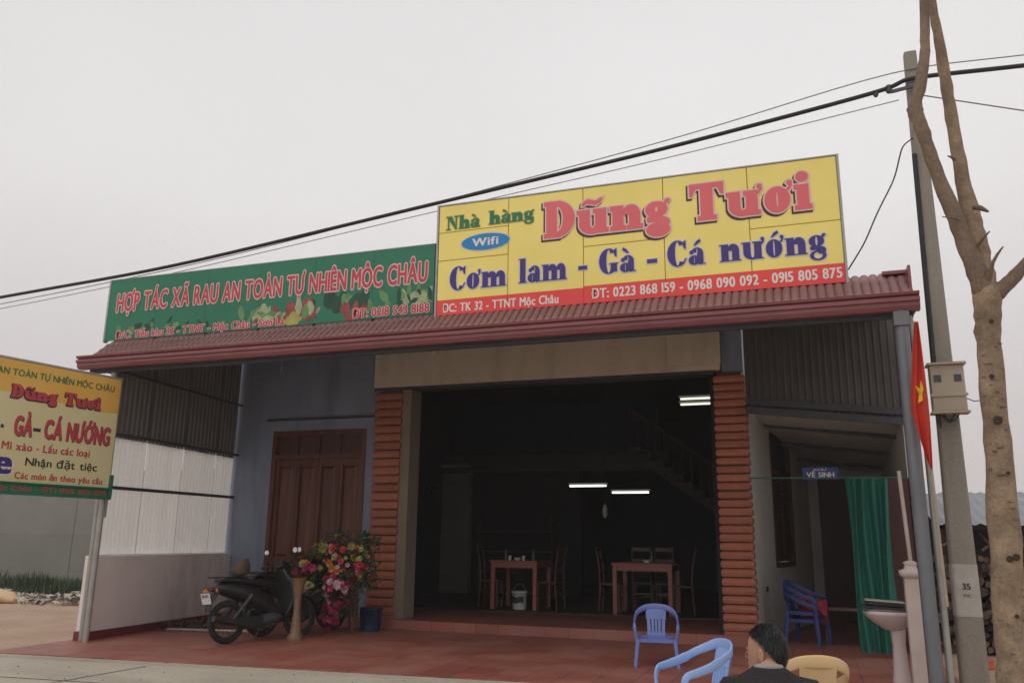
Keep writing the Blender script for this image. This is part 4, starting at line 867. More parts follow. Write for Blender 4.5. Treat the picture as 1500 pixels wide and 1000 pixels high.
S = thing('meter_box', (1.56, 10.6, 2.98), 'beige electric meter box with two small windows strapped to the concrete pole', 'meter box')
mb = MB(); mb.box(1.385, 1.74, 10.62, 10.80, 3.0, 3.54); bevel(mb.build('case', M['box'], S), .012)
mb = MB(); mb.box(1.36, 1.765, 10.58, 10.81, 3.54, 3.565); mb.build('lid', M['box'], S)
mb = MB(); mb.box(1.37, 1.755, 10.60, 10.62, 3.17, 3.20); mb.box(1.365, 1.76, 10.59, 10.80, 2.975, 3.0); mb.build('ledge', M['box'], S)
for x in (1.42, 1.63): mb = MB(); mb.box(x, x+.075, 10.612, 10.619, 3.34, 3.42); mb.build('meter_window', M['darksteel'], S)
mb = MB()
for i, (a, b) in enumerate(((1.45, 1.62), (1.48, 1.66), (1.50, 1.60))):
    mb.tube([(a, 10.7, 2.98), ((a*2+b)/3, 10.7, 2.91-.015*i), ((a+2*b)/3, 10.7, 2.91-.015*i), (b, 10.7, 2.98)], .008, 6)
mb.tube([(1.42, 10.7, 2.98), (1.42, 10.7, 2.86)], .015, 6); mb.tube([(1.45, 10.7, 2.98), (1.45, 10.7, 2.82)], .012, 6)
mb.tube([(1.75, 10.7, 3.15), (1.82, 10.68, 3.11), (1.90, 10.7, 3.12)], .006, 6); mb.build('wiring', M['cable'], S)

def wire(pts, r, m, label, nm='overhead_cable', cat='cable', sag=None):
    P = []
    for a, b in zip(pts[:-1], pts[1:]):
        for i in range(8): P.append(Vector(a).lerp(Vector(b), i/8))
    P.append(Vector(pts[-1]))
    # smooth the chain
    for _ in range(6): P = [P[0]]+[(P[i-1]+P[i]*2+P[i+1])/4 for i in range(1, len(P)-1)]+[P[-1]]
    mb = MB(); mb.tube(P, r, 6); return tag(mb.build(nm, m), label, cat)
wire([(-32, 10.8, 4.75), (-14.05, 10.8, 5.73), (-10.05, 10.8, 5.93), (-5.13, 10.8, 6.46), (-1.62, 10.8, 6.83), (1.28, 10.8, 7.22), (1.50, 10.78, 7.33), (2.85, 10.8, 7.26), (9, 10.8, 7.0)], .028, M['cable'], 'thick black overhead cable sagging from the concrete pole to the left')
wire([(-32, 10.9, 4.65), (-14.05, 10.9, 5.62), (-9, 10.9, 6.02), (-1.62, 10.9, 6.98), (1.44, 10.85, 7.52), (3, 10.9, 7.45), (9, 10.9, 7.2)], .007, M['thinwire'], 'thin grey wire just above the thick cable, both running left from the pole')
wire([(-32, 11.0, 4.45), (-14.05, 11.0, 5.58), (-10.05, 11.0, 5.90), (-5.13, 11.0, 6.43), (-1.62, 11.0, 6.78), (1.40, 10.9, 7.1)], .006, M['thinwire'], 'thin grey wire just below the thick cable, running left from the pole')
wire([(1.62, 10.8, 7.08), (2.9, 10.7, 6.55), (6, 10.5, 5.3)], .008, M['thinwire'], 'thin wire dropping from the pole top to the right edge')
wire([(1.50, 10.85, 6.52), (1.36, 10.78, 6.40), (1.22, 10.6, 5.9), (.98, 10.5, 5.45), (.80, 10.45, 5.05), (.59, 10.4, 4.72)], .009, M['cable'], 'dark drop wire hanging from the pole to the right end of the yellow signboard')

# flag on a slanting staff fixed to the post
S = thing('national_flag', (1.16, 9.7, 1.2), 'red flag with a yellow star hanging limp beside the steel awning post', 'flag')
mb = MB(); mb.tube([(1.22, 9.86, .9), (1.165, 9.72, 3.86)], .016, 8); mb.build('staff', M['flagpole'], S)
FO = origin(S)
def ff(u, v):
    # limp cloth gathered along the staff, fullest below the middle
    z = 3.84-1.50*v
    w = .03+.125*min(1, v/.55)**.9 if v < .62 else .155-.115*((v-.62)/.38)**1.3
    x = 1.185-.035*v-w*.75+w*u*1.1+.07*max(0, v-.6)
    yv = 9.66+.030*math.sin(u*11+v*5)-.05*math.sin(u*3.0)*math.sin(math.pi*v)
    return (x, yv, z-.10*u*v+.03*math.sin(u*8)*v)
mb = MB(); mb.grid(ff, 24, 36); mb.build('cloth', M['flag'], S)
mb = MB()
cu_, cv_ = .62, .50; pts_ = []
for i in range(10):
    r_ = 1.0 if i % 2 == 0 else .42; a = math.pi/2+i*math.pi/5; q = ff(cu_+r_*.42*math.cos(a), cv_-r_*.10*math.sin(a)); pts_.append((q[0], q[1]-.006, q[2]))
q = ff(cu_, cv_); pts_.append((q[0], q[1]-.006, q[2])); mb.add(pts_, [(i, (i+1) % 10, 10) for i in range(10)]); mb.build('star', M['star'], S)

# ================================================================== TREE
S = thing('lopped_tree', (1.72, 8.2, -.06), 'bare pale-barked tree with lopped branches in front of the utility pole', 'tree')
def limb(name, pts, rs, m=M['bark'], n=14, parent=S, seed=1, label=None):
    rnd = random.Random(seed); P = []; Q = []
    for i in range(len(pts)-1):
        for k_ in range(6):
            t_ = k_/6; P.append(Vector(pts[i]).lerp(Vector(pts[i+1]), t_)); Q.append(rs[i]+(rs[i+1]-rs[i])*t_)
    P.append(Vector(pts[-1])); Q.append(rs[-1])
    for _ in range(3): P = [P[0]]+[(P[i-1]+P[i]*2+P[i+1])/4 for i in range(1, len(P)-1)]+[P[-1]]
    for i in range(1, len(P)-1): P[i] += Vector((rnd.uniform(-1, 1), rnd.uniform(-1, 1), 0))*Q[i]*.07; Q[i] *= rnd.uniform(.93, 1.08)
    mb = MB(); mb.tube(P, Q, n); return mb.build(name, m, parent, label=label)
limb('trunk', [(1.47, 8.2, -.06), (1.455, 8.2, .42), (1.50, 8.2, 1.4), (1.54, 8.2, 2.4), (1.565, 8.2, 3.3), (1.60, 8.2, 3.70), (1.60, 8.2, 3.84)], [.155, .142, .125, .105, .100, .118, .05])
limb('branch', [(1.60, 8.2, 3.62), (1.52, 8.15, 3.95), (1.40, 8.1, 4.4), (1.27, 8.05, 4.9), (1.19, 8.0, 5.3), (1.14, 8.0, 5.52)], [.095, .085, .07, .055, .06, .065], M['bark_branch'], seed=2)
limb('branch', [(1.14, 8.0, 5.48), (1.22, 8.0, 5.72), (1.29, 8.0, 6.05), (1.33, 8.0, 6.5), (1.36, 8.0, 7.2), (1.33, 8.0, 7.9)], [.055, .055, .045, .042, .036, .02], M['bark_branch'], seed=3)
limb('branch', [(1.60, 8.2, 3.66), (1.57, 8.22, 4.1), (1.55, 8.25, 4.45), (1.52, 8.25, 4.9), (1.49, 8.25, 5.6), (1.47, 8.25, 6.2), (1.44, 8.25, 6.8), (1.50, 8.25, 7.6)], [.10, .095, .085, .062, .055, .05, .035, .02], seed=4)
limb('branch', [(1.62, 8.2, 3.66), (1.80, 8.15, 3.80), (1.96, 8.1, 3.98), (2.3, 8.0, 4.3)], [.075, .06, .05, .04], M['bark_branch'], seed=5)
for i, (a, b, r_) in enumerate((((1.60, 8.12, 3.80), (1.64, 8.0, 3.93), .03), ((1.63, 8.0, 3.92), (1.72, 7.95, 4.05), .016), ((1.55, 8.1, 4.12), (1.63, 7.95, 4.2), .016), ((1.46, 8.15, 5.0), (1.38, 8.0, 4.98), .015), ((1.43, 8.05, 6.7), (1.53, 8.0, 6.62), .014), ((1.42, 8.0, 4.35), (1.27, 7.95, 4.38), .012), ((1.56, 8.1, 4.5), (1.66, 8.05, 4.42), .03))):
    mb = MB(); mb.tube([a, tuple((Vector(a)+Vector(b))/2+Vector((0, 0, .01))), b], [r_, r_*.8, r_*.35], 7); mb.build('twig_stub', M['bark_branch'], S)
for x, z, r_ in ((1.535, 2.93, .022), (1.54, 2.55, .038), (1.50, 1.40, .028), (1.55, 1.415, .03), (1.585, 3.42, .02), (1.50, .95, .018), (1.57, 2.1, .016)):
    mb = MB(); mb.lathe((0, 0, 0), [(r_*1.0, 0), (r_*.8, .008), (r_*.3, .002)], 10)
    me = mb.mesh('knot', M['barkdark']); o = link_mesh('knot', me, S, (x-1.72, 8.2-.128+(.02 if z > 2 else 0)-8.2, z+.06), rot=(math.pi/2, 0, 0))

rnd = random.Random(77); mb = MB()
for i in range(46):
    z = rnd.uniform(.3, 3.5); cx = 1.455+.045*(z-.4)/1 if z < 1.4 else 1.50+.035*(z-1.4); a = rnd.uniform(-2.6, -.5); rr = .143-.0135*z; w = rnd.uniform(.012, .035)
    x, y = cx+rr*math.cos(a), 8.2+rr*math.sin(a); t_ = Vector((-math.sin(a), math.cos(a), 0)); nn = Vector((math.cos(a), math.sin(a), 0)); c = Vector((x, y, z))-nn*.004
    mb.loft([(c-t_*w, nn*.006, (0, 0, .003)), (c, nn*.012, (0, 0, .005)), (c+t_*w, nn*.006, (0, 0, .003))], 6)
o = mb.build('bark_ridges', M['bark_branch'], S); o['kind'] = 'stuff'
# ================================================================== RIGHT BACKGROUND
S = thing('open_shed', (3.3, 16.0, 0), 'low open shed with grey sheet roof behind the pole and the tree', 'shed')
mb = MB()
def fr_(u, v): x = 1.75+6*u; return (x, 14.7+2.6*v, 1.82+.62*v+.015*math.sin(x*40))
mb.grid(fr_, 160, 2); mb.build('roof', M['shedroof'], S)
for x in (1.85, 3.4, 5.2, 7.6): mb = MB(); mb.box(x, x+.08, 15.0, 15.08, -.06, 1.84); mb.build('shed_post', M['log'], S)
mb = MB(); mb.box(1.8, 7.7, 17.0, 17.08, -.06, 2.25); mb.build('back_panel', M['sheddark'], S)
mb = MB(); mb.box(1.8, 7.7, 15.0, 15.05, 1.76, 1.83); mb.build('eave_rail', M['log'], S)
S = thing('firewood_stack', (3.3, 14.6, -.06), 'stack of split dark firewood under the shed edge, behind the pole and tree', 'firewood stack')
lg = []
for r_ in (.045, .06, .075):
    mb = MB(); n = 8; L_ = .5
    vs = [(r_*math.cos(2*math.pi*i/n)*(1+.15*math.sin(i*2.3)), yy, r_*math.sin(2*math.pi*i/n)*(1+.12*math.cos(i*1.7))) for yy in (0, L_) for i in range(n)]
    mb.add(vs, [(i, (i+1) % n, n+(i+1) % n, n+i) for i in range(n)], 0); mb.add(vs, [tuple(range(n))[::-1], tuple(range(n, 2*n))], 1); lg.append(mb.mesh('log', [M['log'], M['log_end']]))
rnd = random.Random(11); z = .06; row = 0
while z < 1.45:
    x = 1.72+(row % 2)*.06
    while x < 3.15:
        link_mesh('log', rnd.choice(lg), S, (x-3.3+rnd.uniform(-.03, .03), rnd.uniform(-.22, .16), z+rnd.uniform(-.025, .025)), rot=(rnd.uniform(-.12, .12), rnd.uniform(0, 6), rnd.uniform(-.3, .3))); x += .118
    z += .108; row += 1
for i in range(7):
    mb = MB(); x = 1.8+.18*i; mb.tube([(x, 14.5, 1.40+rnd.random()*.1), (x+rnd.uniform(-.3, .5), 14.9, 1.55+rnd.random()*.2)], .02, 6); mb.build('stick', M['log_end'] if i % 2 else M['log'], S)
for i, (x, y) in enumerate(((1.78, 12.9), (1.98, 12.95))):
    mb = MB(); mb.box(-.11, .11, -.05, .05, 0, .12); o = bevel(mb.build('clay_brick', M['orange']), .006); o.location = (x, y, -.055); o.rotation_euler = (0, 0, .2+i*.5)
    tag(o, 'orange clay brick on the ground left of the utility pole foot' if i == 0 else 'orange clay brick half hidden behind the utility pole foot', 'brick', 'loose orange bricks')

# ================================================================== LEFT BACKGROUND
S = thing('boundary_wall', (-22, 20.5, -.06), 'long grey rendered wall behind the billboard and the dirt yard', 'wall')
for i in range(12):
    x = -48+i*3.3
    mb = MB(); mb.box(x, x+3.28, 20.5, 20.7, 1.55, 3.35); mb.build('upper_panel', M['boundary'], S)
    mb = MB(); mb.box(x, x+3.28, 20.48, 20.7, -.06, 1.549); mb.build('lower_panel', M['boundary2'], S)
mb = MB(); mb.box(-48, -8.4, 20.42, 20.72, 3.35, 3.43); mb.build('coping', M['boundary'], S)
mb = MB(); mb.box(-48, -8.4, 20.30, 20.47, -.06, .12); mb.build('footing', M['boundary2'], S)
# grass verge: thousands of blades as one mass
mb = MB(); rnd = random.Random(5)
for i in range(14000):
    x = rnd.uniform(-38, -11.2); y = rnd.uniform(17.2, 20.2); hh = rnd.uniform(.10, .50)*(.5+.6*math.sin(x*1.1)**2*math.sin(x*.37+y)**2+.25*(y-17.2)/3); a = rnd.uniform(0, 6.28); w = rnd.uniform(.02, .05)
    dx, dy = math.cos(a)*w, math.sin(a)*w; lx, ly = rnd.uniform(-.12, .12), rnd.uniform(-.12, .12)
    mb.add([(x-dx, y-dy, -.06), (x+dx, y+dy, -.06), (x+lx, y+ly, -.06+hh)], [(0, 1, 2)], rnd.choice((0, 0, 1)))
tag(mb.build('grass', [M['grass'], M['leaf']]), 'rough green weeds along the foot of the grey wall', 'grass', kind='stuff')
mb = MB(); rnd = random.Random(9)
for i in range(1500):
    x = rnd.uniform(-34, -11.4); y = 15.9+rnd.gauss(0, .42); s_ = rnd.uniform(.03, .17); h0 = max(0, .22-abs(y-15.9)*.25)*rnd.random()*(.6+.6*math.sin(x*.9)**2)
    vs = [(x+s_*rnd.uniform(-1, 1)*1.2, y+s_*rnd.uniform(-1, 1), -.05+h0+s_*rnd.uniform(-.4, .8)) for _ in range(6)]
    mb.add(vs, [(0, 1, 2), (0, 2, 3), (0, 3, 4), (1, 2, 5), (2, 3, 5), (3, 4, 5), (0, 4, 5), (0, 1, 5)], 0 if rnd.random() < .75 else 1)
tag(mb.build('rubble', [M['rubble'], M['rubble2']]), 'band of pale broken rubble and litter across the dirt yard', 'rubble', kind='stuff')
mb = MB(); mb.loft([((-19.3, 15.3, -.02), (.1, 0, 0), (0, .1, .05)), ((-19.0, 15.3, .05), (.1, 0, .1), (0, .25, 0)), ((-18.4, 15.3, .12), (0, 0, .17), (0, .25, 0)), ((-17.8, 15.3, .06), (0, 0, .13), (0, .2, 0)), ((-17.6, 15.3, 0), (0, 0, .05), (0, .1, 0))], 12)
tag(mb.build('sand_sack', M['beigechair']), 'yellowish sack lying in the rubble at the far left', 'sack')

# ================================================================== PLASTIC CHAIRS
def arm_chair(m, label, loc, rz, group='plastic armchairs on the forecourt'):
    # faces local -y; one moulded piece per part
    S = thing('plastic_chair', (0, 0, 0), label, 'chair', group)
    H = .78; sh = .38
    mb = MB()    # seat with down-turned front
    def fs(u, v):
        x = (-.22+.44*u)*(1-.06*v); y = -.22+.42*v; z = sh-.02*math.sin(math.pi*v)-.012*math.sin(math.pi*u)
        if v < .08: z -= .03*(1-v/.08)
        return (x, y, z)
    mb.grid(fs, 14, 14); mb.grid(lambda u, v: tuple(Vector(fs(u, v))-Vector((0, 0, .022))), 14, 14)
    mb.bar((-.23, -.22, sh-.025), (.23, -.22, sh-.025), .02, .05); mb.bar((-.22, .2, sh-.025), (.22, .2, sh-.025), .02, .05); mb.bar((-.225, -.22, sh-.025), (-.215, .2, sh-.025), .02, .05); mb.bar((.225, -.22, sh-.025), (.215, .2, sh-.025), .02, .05)
    mb.build('seat', m, S)
    # legs, flaring
    for sx in (-1, 1):
        for sy, yy in ((-1, -.21), (1, .21)):
            mb = MB(); tx, ty = sx*.225, yy; bx, by = sx*.262, yy*1.22
            mb.loft([((bx, by, 0), (.022, 0, 0), (0, .022, 0)), (((bx+tx)/2, (by+ty)/2, sh/2), (.024, 0, 0), (0, .028, 0)), ((tx, ty, sh), (.03, 0, 0), (0, .034, 0))], 10, p=3.5); mb.build('leg', m, S)
    # continuous hoop: front post, arm, round the back and forward again
    path = []
    half = [(.245, -.225, sh-.02), (.262, -.235, sh+.10), (.272, -.215, sh+.19), (.272, -.12, sh+.21), (.268, .02, sh+.25), (.250, .15, sh+.315), (.205, .245, H-.045), (.13, .29, H-.008), (.05, .30, H)]
    path = half+[(-x, y, z) for x, y, z in half[::-1]]
    P = []
    for a, b in zip(path[:-1], path[1:]):
        for i in range(4): P.append(Vector(a).lerp(Vector(b), i/4))
    P.append(Vector(path[-1]))
    for _ in range(2): P = [P[0]]+[(P[i-1]+P[i]*2+P[i+1])/4 for i in range(1, len(P)-1)]+[P[-1]]
    mb = MB(); secs = []
    for i, p in enumerate(P):
        d = (P[min(i+1, len(P)-1)]-P[max(i-1, 0)]).normalized(); s_ = Vector((p.x, p.y, 0)); s_ = (s_-d*s_.dot(d)).normalized(); u_ = d.cross(s_)
        k_ = min(1, abs(i-len(P)/2)/(len(P)/2)); wide = .022+.026*max(0, 1-k_*1.3)+(.008 if .45 < k_ < .85 else 0)
        secs.append((p, s_*.012+u_*0, u_*wide))
    mb.loft(secs, 10, p=3); mb.build('arm_hoop', m, S)
    # back panel with three slots -> separate vertical slats, top band
    mb = MB()
    def fb(x, t_): z = sh-.01+(H-sh-.02)*t_; return Vector((x*(1+.15*t_), .20+.095*t_-.02*math.cos(x*6)+.02, z))
    for x0, x1 in ((-.108, -.068), (-.056, -.024), (-.014, .014), (.024, .056), (.068, .108)):
        vs = []
        for i in range(9):
            t_ = i/8
            for xx, off in ((x0, -.006), (x1, -.006), (x1, .006), (x0, .006)): q = fb(xx, t_); q.y += off; vs.append(q)
        mb.add(vs, [(i*4+k_, i*4+(k_+1) % 4, (i+1)*4+(k_+1) % 4, (i+1)*4+k_) for i in range(8) for k_ in range(4)], 0, False)
    for t0, t1 in ((0, .14), (.62, .98)):
        vs = []
        for t_ in (t0, t1):
            for i in range(7):
                for off in (-.0075, .0075): q = fb(-.115+.230*i/6, t_); q.y += off; vs.append(q)
        fs_ = []
        for i in range(6):
            a = 2*i; b = 14+2*i; fs_ += [(a, a+2, b+2, b), (a+1, b+1, b+3, a+3), (b, b+2, b+3, b+1), (a, a+1, a+3, a+2)]
        mb.add(vs, fs_)
    mb.build('back_panel', m, S)
    S.location = loc; S.rotation_euler = (0, 0, rz); return S
arm_chair(M['bluechair2'], 'violet-blue plastic armchair facing the road, nearest the dark doorway', (-1.98, 11.15, 0), R(10)).scale = (1, 1, .87)
arm_chair(M['bluechair'], 'light blue plastic armchair seen from the side, left of the seated man', (-.99, 7.25, -.045), R(-55)).scale = (.95, .95, .95)
arm_chair(M['beigechair'], 'beige plastic armchair just right of the seated man', (-.11, 6.75, -.045), R(194)).scale = (.95, .95, .97)

# navy chairs stacked beside the flank wall with cloth
def stack_chairs():
    base = None
    for i in range(2):
        S = arm_chair(M['navy'], ('lower' if i == 0 else 'upper')+' navy blue plastic chair of the stack by the flank wall in the passage', (-.20, 14.25, .01+.11*i), R(72), 'navy chairs stacked in the passage')
stack_chairs()
mb = MB(); mb.grid(lambda u, v: (-.32+.42*u, 14.05+.25*v+.03*math.sin(u*9), .80-.42*abs(v-.35)*1.3-.14*u+.03*math.sin(u*12+v*7)), 16, 16)
tag(mb.build('draped_cloth', M['redcloth']), 'dark reddish cloth thrown over the navy chairs', 'cloth')
S = thing('wooden_bench', (.35, 14.6, 0), 'narrow weathered wooden bench in the passage between navy chairs and green curtain', 'bench')
mb = MB(); mb.box(.02, .62, 14.5, 14.72, .50, .54); mb.build('seat', M['rubble2'], S)
for x in (.06, .56): mb = MB(); mb.box(x, x+.04, 14.52, 14.70, .0, .50); mb.build('leg', M['rubble2'], S)

# ================================================================== TABLES INSIDE
def dining_table(x, y, w, d, label, h=.93):
    S = thing('dining_table', (x, y, FZ+.03), label, 'table', 'wooden dining tables just inside')
    z0 = FZ+.03
    mb = MB(); mb.box(x-w/2-.02, x+w/2+.02, y-.02, y+d+.02, z0+h-.035, z0+h); bevel(mb.build('tabletop', M['tablewood'], S), .006)
    mb = MB(); mb.box(x-w/2+.05, x+w/2-.05, y+.015, y+.045, z0+h-.14, z0+h-.036); mb.box(x-w/2+.05, x+w/2-.05, y+d-.045, y+d-.015, z0+h-.14, z0+h-.036); mb.box(x-w/2+.01, x-w/2+.04, y+.05, y+d-.05, z0+h-.14, z0+h-.036); mb.box(x+w/2-.04, x+w/2-.01, y+.05, y+d-.05, z0+h-.14, z0+h-.036); mb.build('apron', M['tablewood'], S)
    for sx in (-1, 1):
        for yy in (y+.04, y+d-.04):
            mb = MB(); cx = x+sx*(w/2-.04); mb.box(cx-.038, cx+.038, yy-.038, yy+.038, z0, z0+h-.036); mb.build('leg', M['tablewood'], S)
    return S
dining_table(-5.68, 16.2, .96, 1.0, 'dark reddish wooden table inside the hall with a white paint bucket under it')
dining_table(-3.10, 16.1, 1.12, 1.0, 'reddish wooden table inside the hall, behind the violet-blue chair')
def wood_chair(x, y, rz, label):
    S = thing('wooden_chair', (0, 0, 0), label, 'chair', 'wooden dining chairs inside')
    m = M['chairwood']
    mb = MB(); mb.box(-.2, .2, -.2, .2, .50, .53); mb.build('seat', m, S)
    for sx in (-1, 1):
        mb = MB(); mb.bar((sx*.18, -.18, 0), (sx*.18, -.18, .50), .04, .04, upv=(0, 1, 0)); mb.build('leg', m, S)
        mb = MB(); mb.tube([(sx*.18, .22, 0), (sx*.18, .18, .50), (sx*.18, .20, .85), (sx*.18, .27, 1.22)], [.022, .024, .022, .018], 6); mb.build('leg', m, S)
    mb = MB()
    for z in (.72, .92, 1.14): mb.box(-.17, .17, .19+(z-.7)*.13, .21+(z-.7)*.13, z, z+.07)
    mb.build('backrest', m, S)
    mb = MB(); mb.box(-.17, .17, -.19, -.17, .22, .26); mb.box(-.17, .17, .19, .21, .30, .34); mb.build('stretcher', m, S)
    S.location = (x, y, FZ+.03); S.rotation_euler = (0, 0, rz); return S
wood_chair(-4.98, 16.45, R(-100), 'wooden dining chair at the right side of the table with the white bucket')
wood_chair(-6.35, 16.75, R(95), 'wooden dining chair at the dark left side of the table with the white bucket')
wood_chair(-3.82, 16.7, R(92), 'wooden dining chair at the left side of the table behind the violet-blue chair')
wood_chair(-2.42, 16.6, R(-85), 'wooden dining chair at the right side of the table behind the violet-blue chair')
wood_chair(-3.32, 17.35, R(185), 'left of two wooden chairs seen through the legs of the right table')
wood_chair(-2.84, 17.40, R(178), 'right of two wooden chairs seen through the legs of the right table')
S = thing('paint_bucket', (-5.68, 16.15, FZ), 'white paint bucket with dark print under the left dining table', 'bucket')
z0 = FZ+.03; bx, by = -5.62, 16.42
mb = MB(); mb.lathe((bx, by, z0), [(.135, 0), (.15, .30), (.165, .305), (.165, .34), (.155, .345)], 20); mb.build('body', M['cup'], S)
mb = MB(); n = 10
vs = []
for i in range(n+1):
    a = -math.pi*.85+math.pi*.62*i/n
    for z in (.12, .24): r_ = .136+.015*z/.3+.004; vs.append((bx+r_*math.cos(a), by+r_*math.sin(a), z0+z+.012*math.sin(i)))
mb.add(vs, [(2*i, 2*i+2, 2*i+3, 2*i+1) for i in range(n)]); mb.build('print', M['blackprint'], S)
mb = MB(); mb.tube([(bx-.165+.33*i/8, by, z0+.32+.16*math.sin(math.pi*i/8)) for i in range(9)], .005, 5); mb.build('handle', M['galv'], S)
zt = FZ+.03+.93
def table_item(kind, x, y, label):
    mb = MB()
    if kind == 'bottle': mb.lathe((0, 0, 0), [(.032, 0), (.034, .13), (.014, .18), (.013, .23), (.016, .235)], 12); m = M['glass']
    elif kind == 'cup': mb.lathe((0, 0, 0), [(.028, 0), (.036, .09), (.034, .092)], 12); m = M['cup']
    else: mb.lathe((0, 0, 0), [(.05, 0), (.08, .05), (.077, .052)], 14); m = M['cup']
    o = mb.build(kind, m); o.location = (x, y, zt+.001); tag(o, label, kind if kind != 'bowl' else 'bowl')
table_item('bottle', -5.95, 16.5, 'leftmost green glass bottle on the left dining table'); table_item('cup', -5.83, 16.4, 'white cup beside the leftmost bottle on the left dining table'); table_item('bowl', -5.68, 16.45, 'pale bowl in the middle of the left dining table')
table_item('cup', -5.52, 16.35, 'white cup right of the bowl on the left dining table'); table_item('bottle', -5.40, 16.6, 'green bottle at the right end of the left dining table'); table_item('bottle', -2.98, 16.5, 'green bottle on the right dining table'); table_item('bowl', -3.05, 16.4, 'pale bowl in front of the bottle on the right dining table')

# ================================================================== MOTORBIKES (heading local +y)
def motorbike(loc, rz, label, body, plate):
    S = thing('motorbike', (0, 0, 0), label, 'motorbike', 'motorbikes parked by the low wall')
    WR = .285
    for y in (-.62, .62):
        wh = MB(); wh.torus((0, y, WR), WR-.035, .038, (1, 0, 0), 28, 8); w = wh.build('wheel', M['rubber'], S)
        r_ = MB(); r_.torus((0, y, WR), WR-.078, .014, (1, 0, 0), 24, 6); r_.tube([(-.06, y, WR), (.06, y, WR)], .045, 10)
        for i in range(12): a = i*math.pi/6; r_.tube([(0, y+.04*math.cos(a), WR+.04*math.sin(a)), (0, y+.205*math.cos(a+.2), WR+.205*math.sin(a+.2))], .004, 4)
        r_.build('rim', M['bikemetal'], w)
    V = Vector
    mb = MB(); mb.loft([((0, -.80, .74), (.05, 0, 0), (0, .02, .06)), ((0, -.68, .72), (.10, 0, 0), (0, 0, .09)), ((0, -.40, .66), (.13, 0, 0), (0, 0, .13)), ((0, -.12, .56), (.12, 0, 0), (0, 0, .15)), ((0, .08, .42), (.10, 0, 0), (0, 0, .12)), ((0, .25, .38), (.09, 0, 0), (0, 0, .07))], 16, p=2.8); mb.build('body', body, S)
    mb = MB(); mb.loft([((0, .30, .34), (.13, 0, 0), (0, .03, .03)), ((0, .40, .55), (.21, 0, 0), (0, .045, .0)), ((0, .38, .75), (.20, 0, 0), (0, .06, .0)), ((0, .33, .90), (.11, 0, 0), (0, .08, 0)), ((0, .30, .98), (.08, 0, 0), (0, .06, 0))], 16, p=2.6); mb.build('leg_shield', body, S)
    mb = MB(); mb.loft([((0, -.78, .83), (.09, 0, 0), (0, .01, .02)), ((0, -.6, .84), (.13, 0, 0), (0, 0, .05)), ((0, -.3, .80), (.13, 0, 0), (0, 0, .05)), ((0, .02, .74), (.10, 0, 0), (0, 0, .04)), ((0, .08, .73), (.05, 0, 0), (0, 0, .02))], 14, p=3); mb.build('seat', M['black'], S)
    mb = MB(); mb.loft([((0, -.92, .42), (.05, 0, 0), (0, .015, 0)), ((0, -.90, .55), (.08, 0, 0), (0, .02, 0)), ((0, -.78, .70), (.08, 0, 0), (0, .03, .02))], 12, p=3); mb.build('rear_fender', M['black'], S)
    def arc_f(y, a0, a1, w, m):
        b = MB()
        def fn(u, v): a = R(a0+(a1-a0)*u); r2 = WR+.04-.02*abs(2*v-1)**2; return (w*(2*v-1), y+r2*math.cos(a), WR+r2*math.sin(a))
        b.grid(fn, 14, 6); b.build('front_fender', m, S)
    arc_f(.62, 35, 165, .06, body)
    mb = MB(); mb.obox((0, -.95, .60), (.10, 0, 0), (0, .004, 0), (0, -.02, .07)); po = mb.build('number_plate', M['platewhite'], S)
    if plate:
        l_ = MB(); sans_line(l_, plate[0], -.075, .075, .615, .04, .03, y=-.958+.0, mi=0); sans_line(l_, plate[1], -.085, .085, .56, .042, .03, y=-.958+.016); l_.v = [(x, yy-.003-(z-.6)*.28+(.0), z) for x, yy, z in l_.v]; l_.build('plate_number', M['blackprint'], po)
    mb = MB(); mb.loft([((0, -.86, .72), (.075, 0, 0), (0, .0, .035)), ((0, -.90, .72), (.06, 0, 0), (0, .0, .025))], 12); mb.build('tail_light', M['bikered'], S)
    for sx in (-1, 1): mb = MB(); mb.loft([((sx*.09, -.84, .70), (.02, 0, 0), (0, 0, .02)), ((sx*.14, -.88, .70), (.03, 0, 0), (0, 0, .025)), ((sx*.16, -.89, .70), (.01, 0, 0), (0, 0, .01))], 8); mb.build('indicator', M['fl_orange'], S)
    for sx in (-1, 1): mb = MB(); mb.tube([(sx*.12, -.30, .62), (sx*.12, -.62, .29)], [.035, .022], 10); mb.build('shock_absorber', M['bikemetal'], S)
    mb = MB()
    for sx in (-1, 1): mb.tube([(sx*.06, .62, WR), (sx*.07, .46, .62), (sx*.05, .33, .92)], .02, 8)
    mb.build('fork', M['darksteel'], S)
    mb = MB(); mb.loft([((0, -.12, .26), (.08, 0, 0), (0, 0, .07)), ((0, .05, .30), (.13, 0, 0), (0, 0, .10)), ((0, .22, .30), (.09, 0, 0), (0, 0, .08))], 12); mb.bar((-.22, .02, .22), (.22, .02, .22), .03, .02); mb.build('engine', M['darksteel'], S)
    mb = MB(); mb.tube([(.08, .2, .24), (.13, .0, .17), (.14, -.25, .20), (.14, -.45, .24), (.14, -.92, .34)], [.018, .018, .03, .045, .045], 10); mb.build('exhaust', M['bikemetal'], S)
    mb = MB(); mb.box(.09, .115, -.62, -.1, .24, .34); mb.build('chain_case', M['black'], S)
    mb = MB(); mb.tube([(-.34, .20, 1.0), (-.22, .26, 1.02), (0, .31, 1.0), (.22, .26, 1.02), (.34, .20, 1.0)], .013, 8)
    for sx in (-1, 1): mb.tube([(sx*.36, .19, .998), (sx*.24, .25, 1.02)], .019, 8); mb.tube([(sx*.22, .27, 1.03), (sx*.30, .33, 1.0)], .006, 5)
    mb.build('handlebar', M['black'], S)
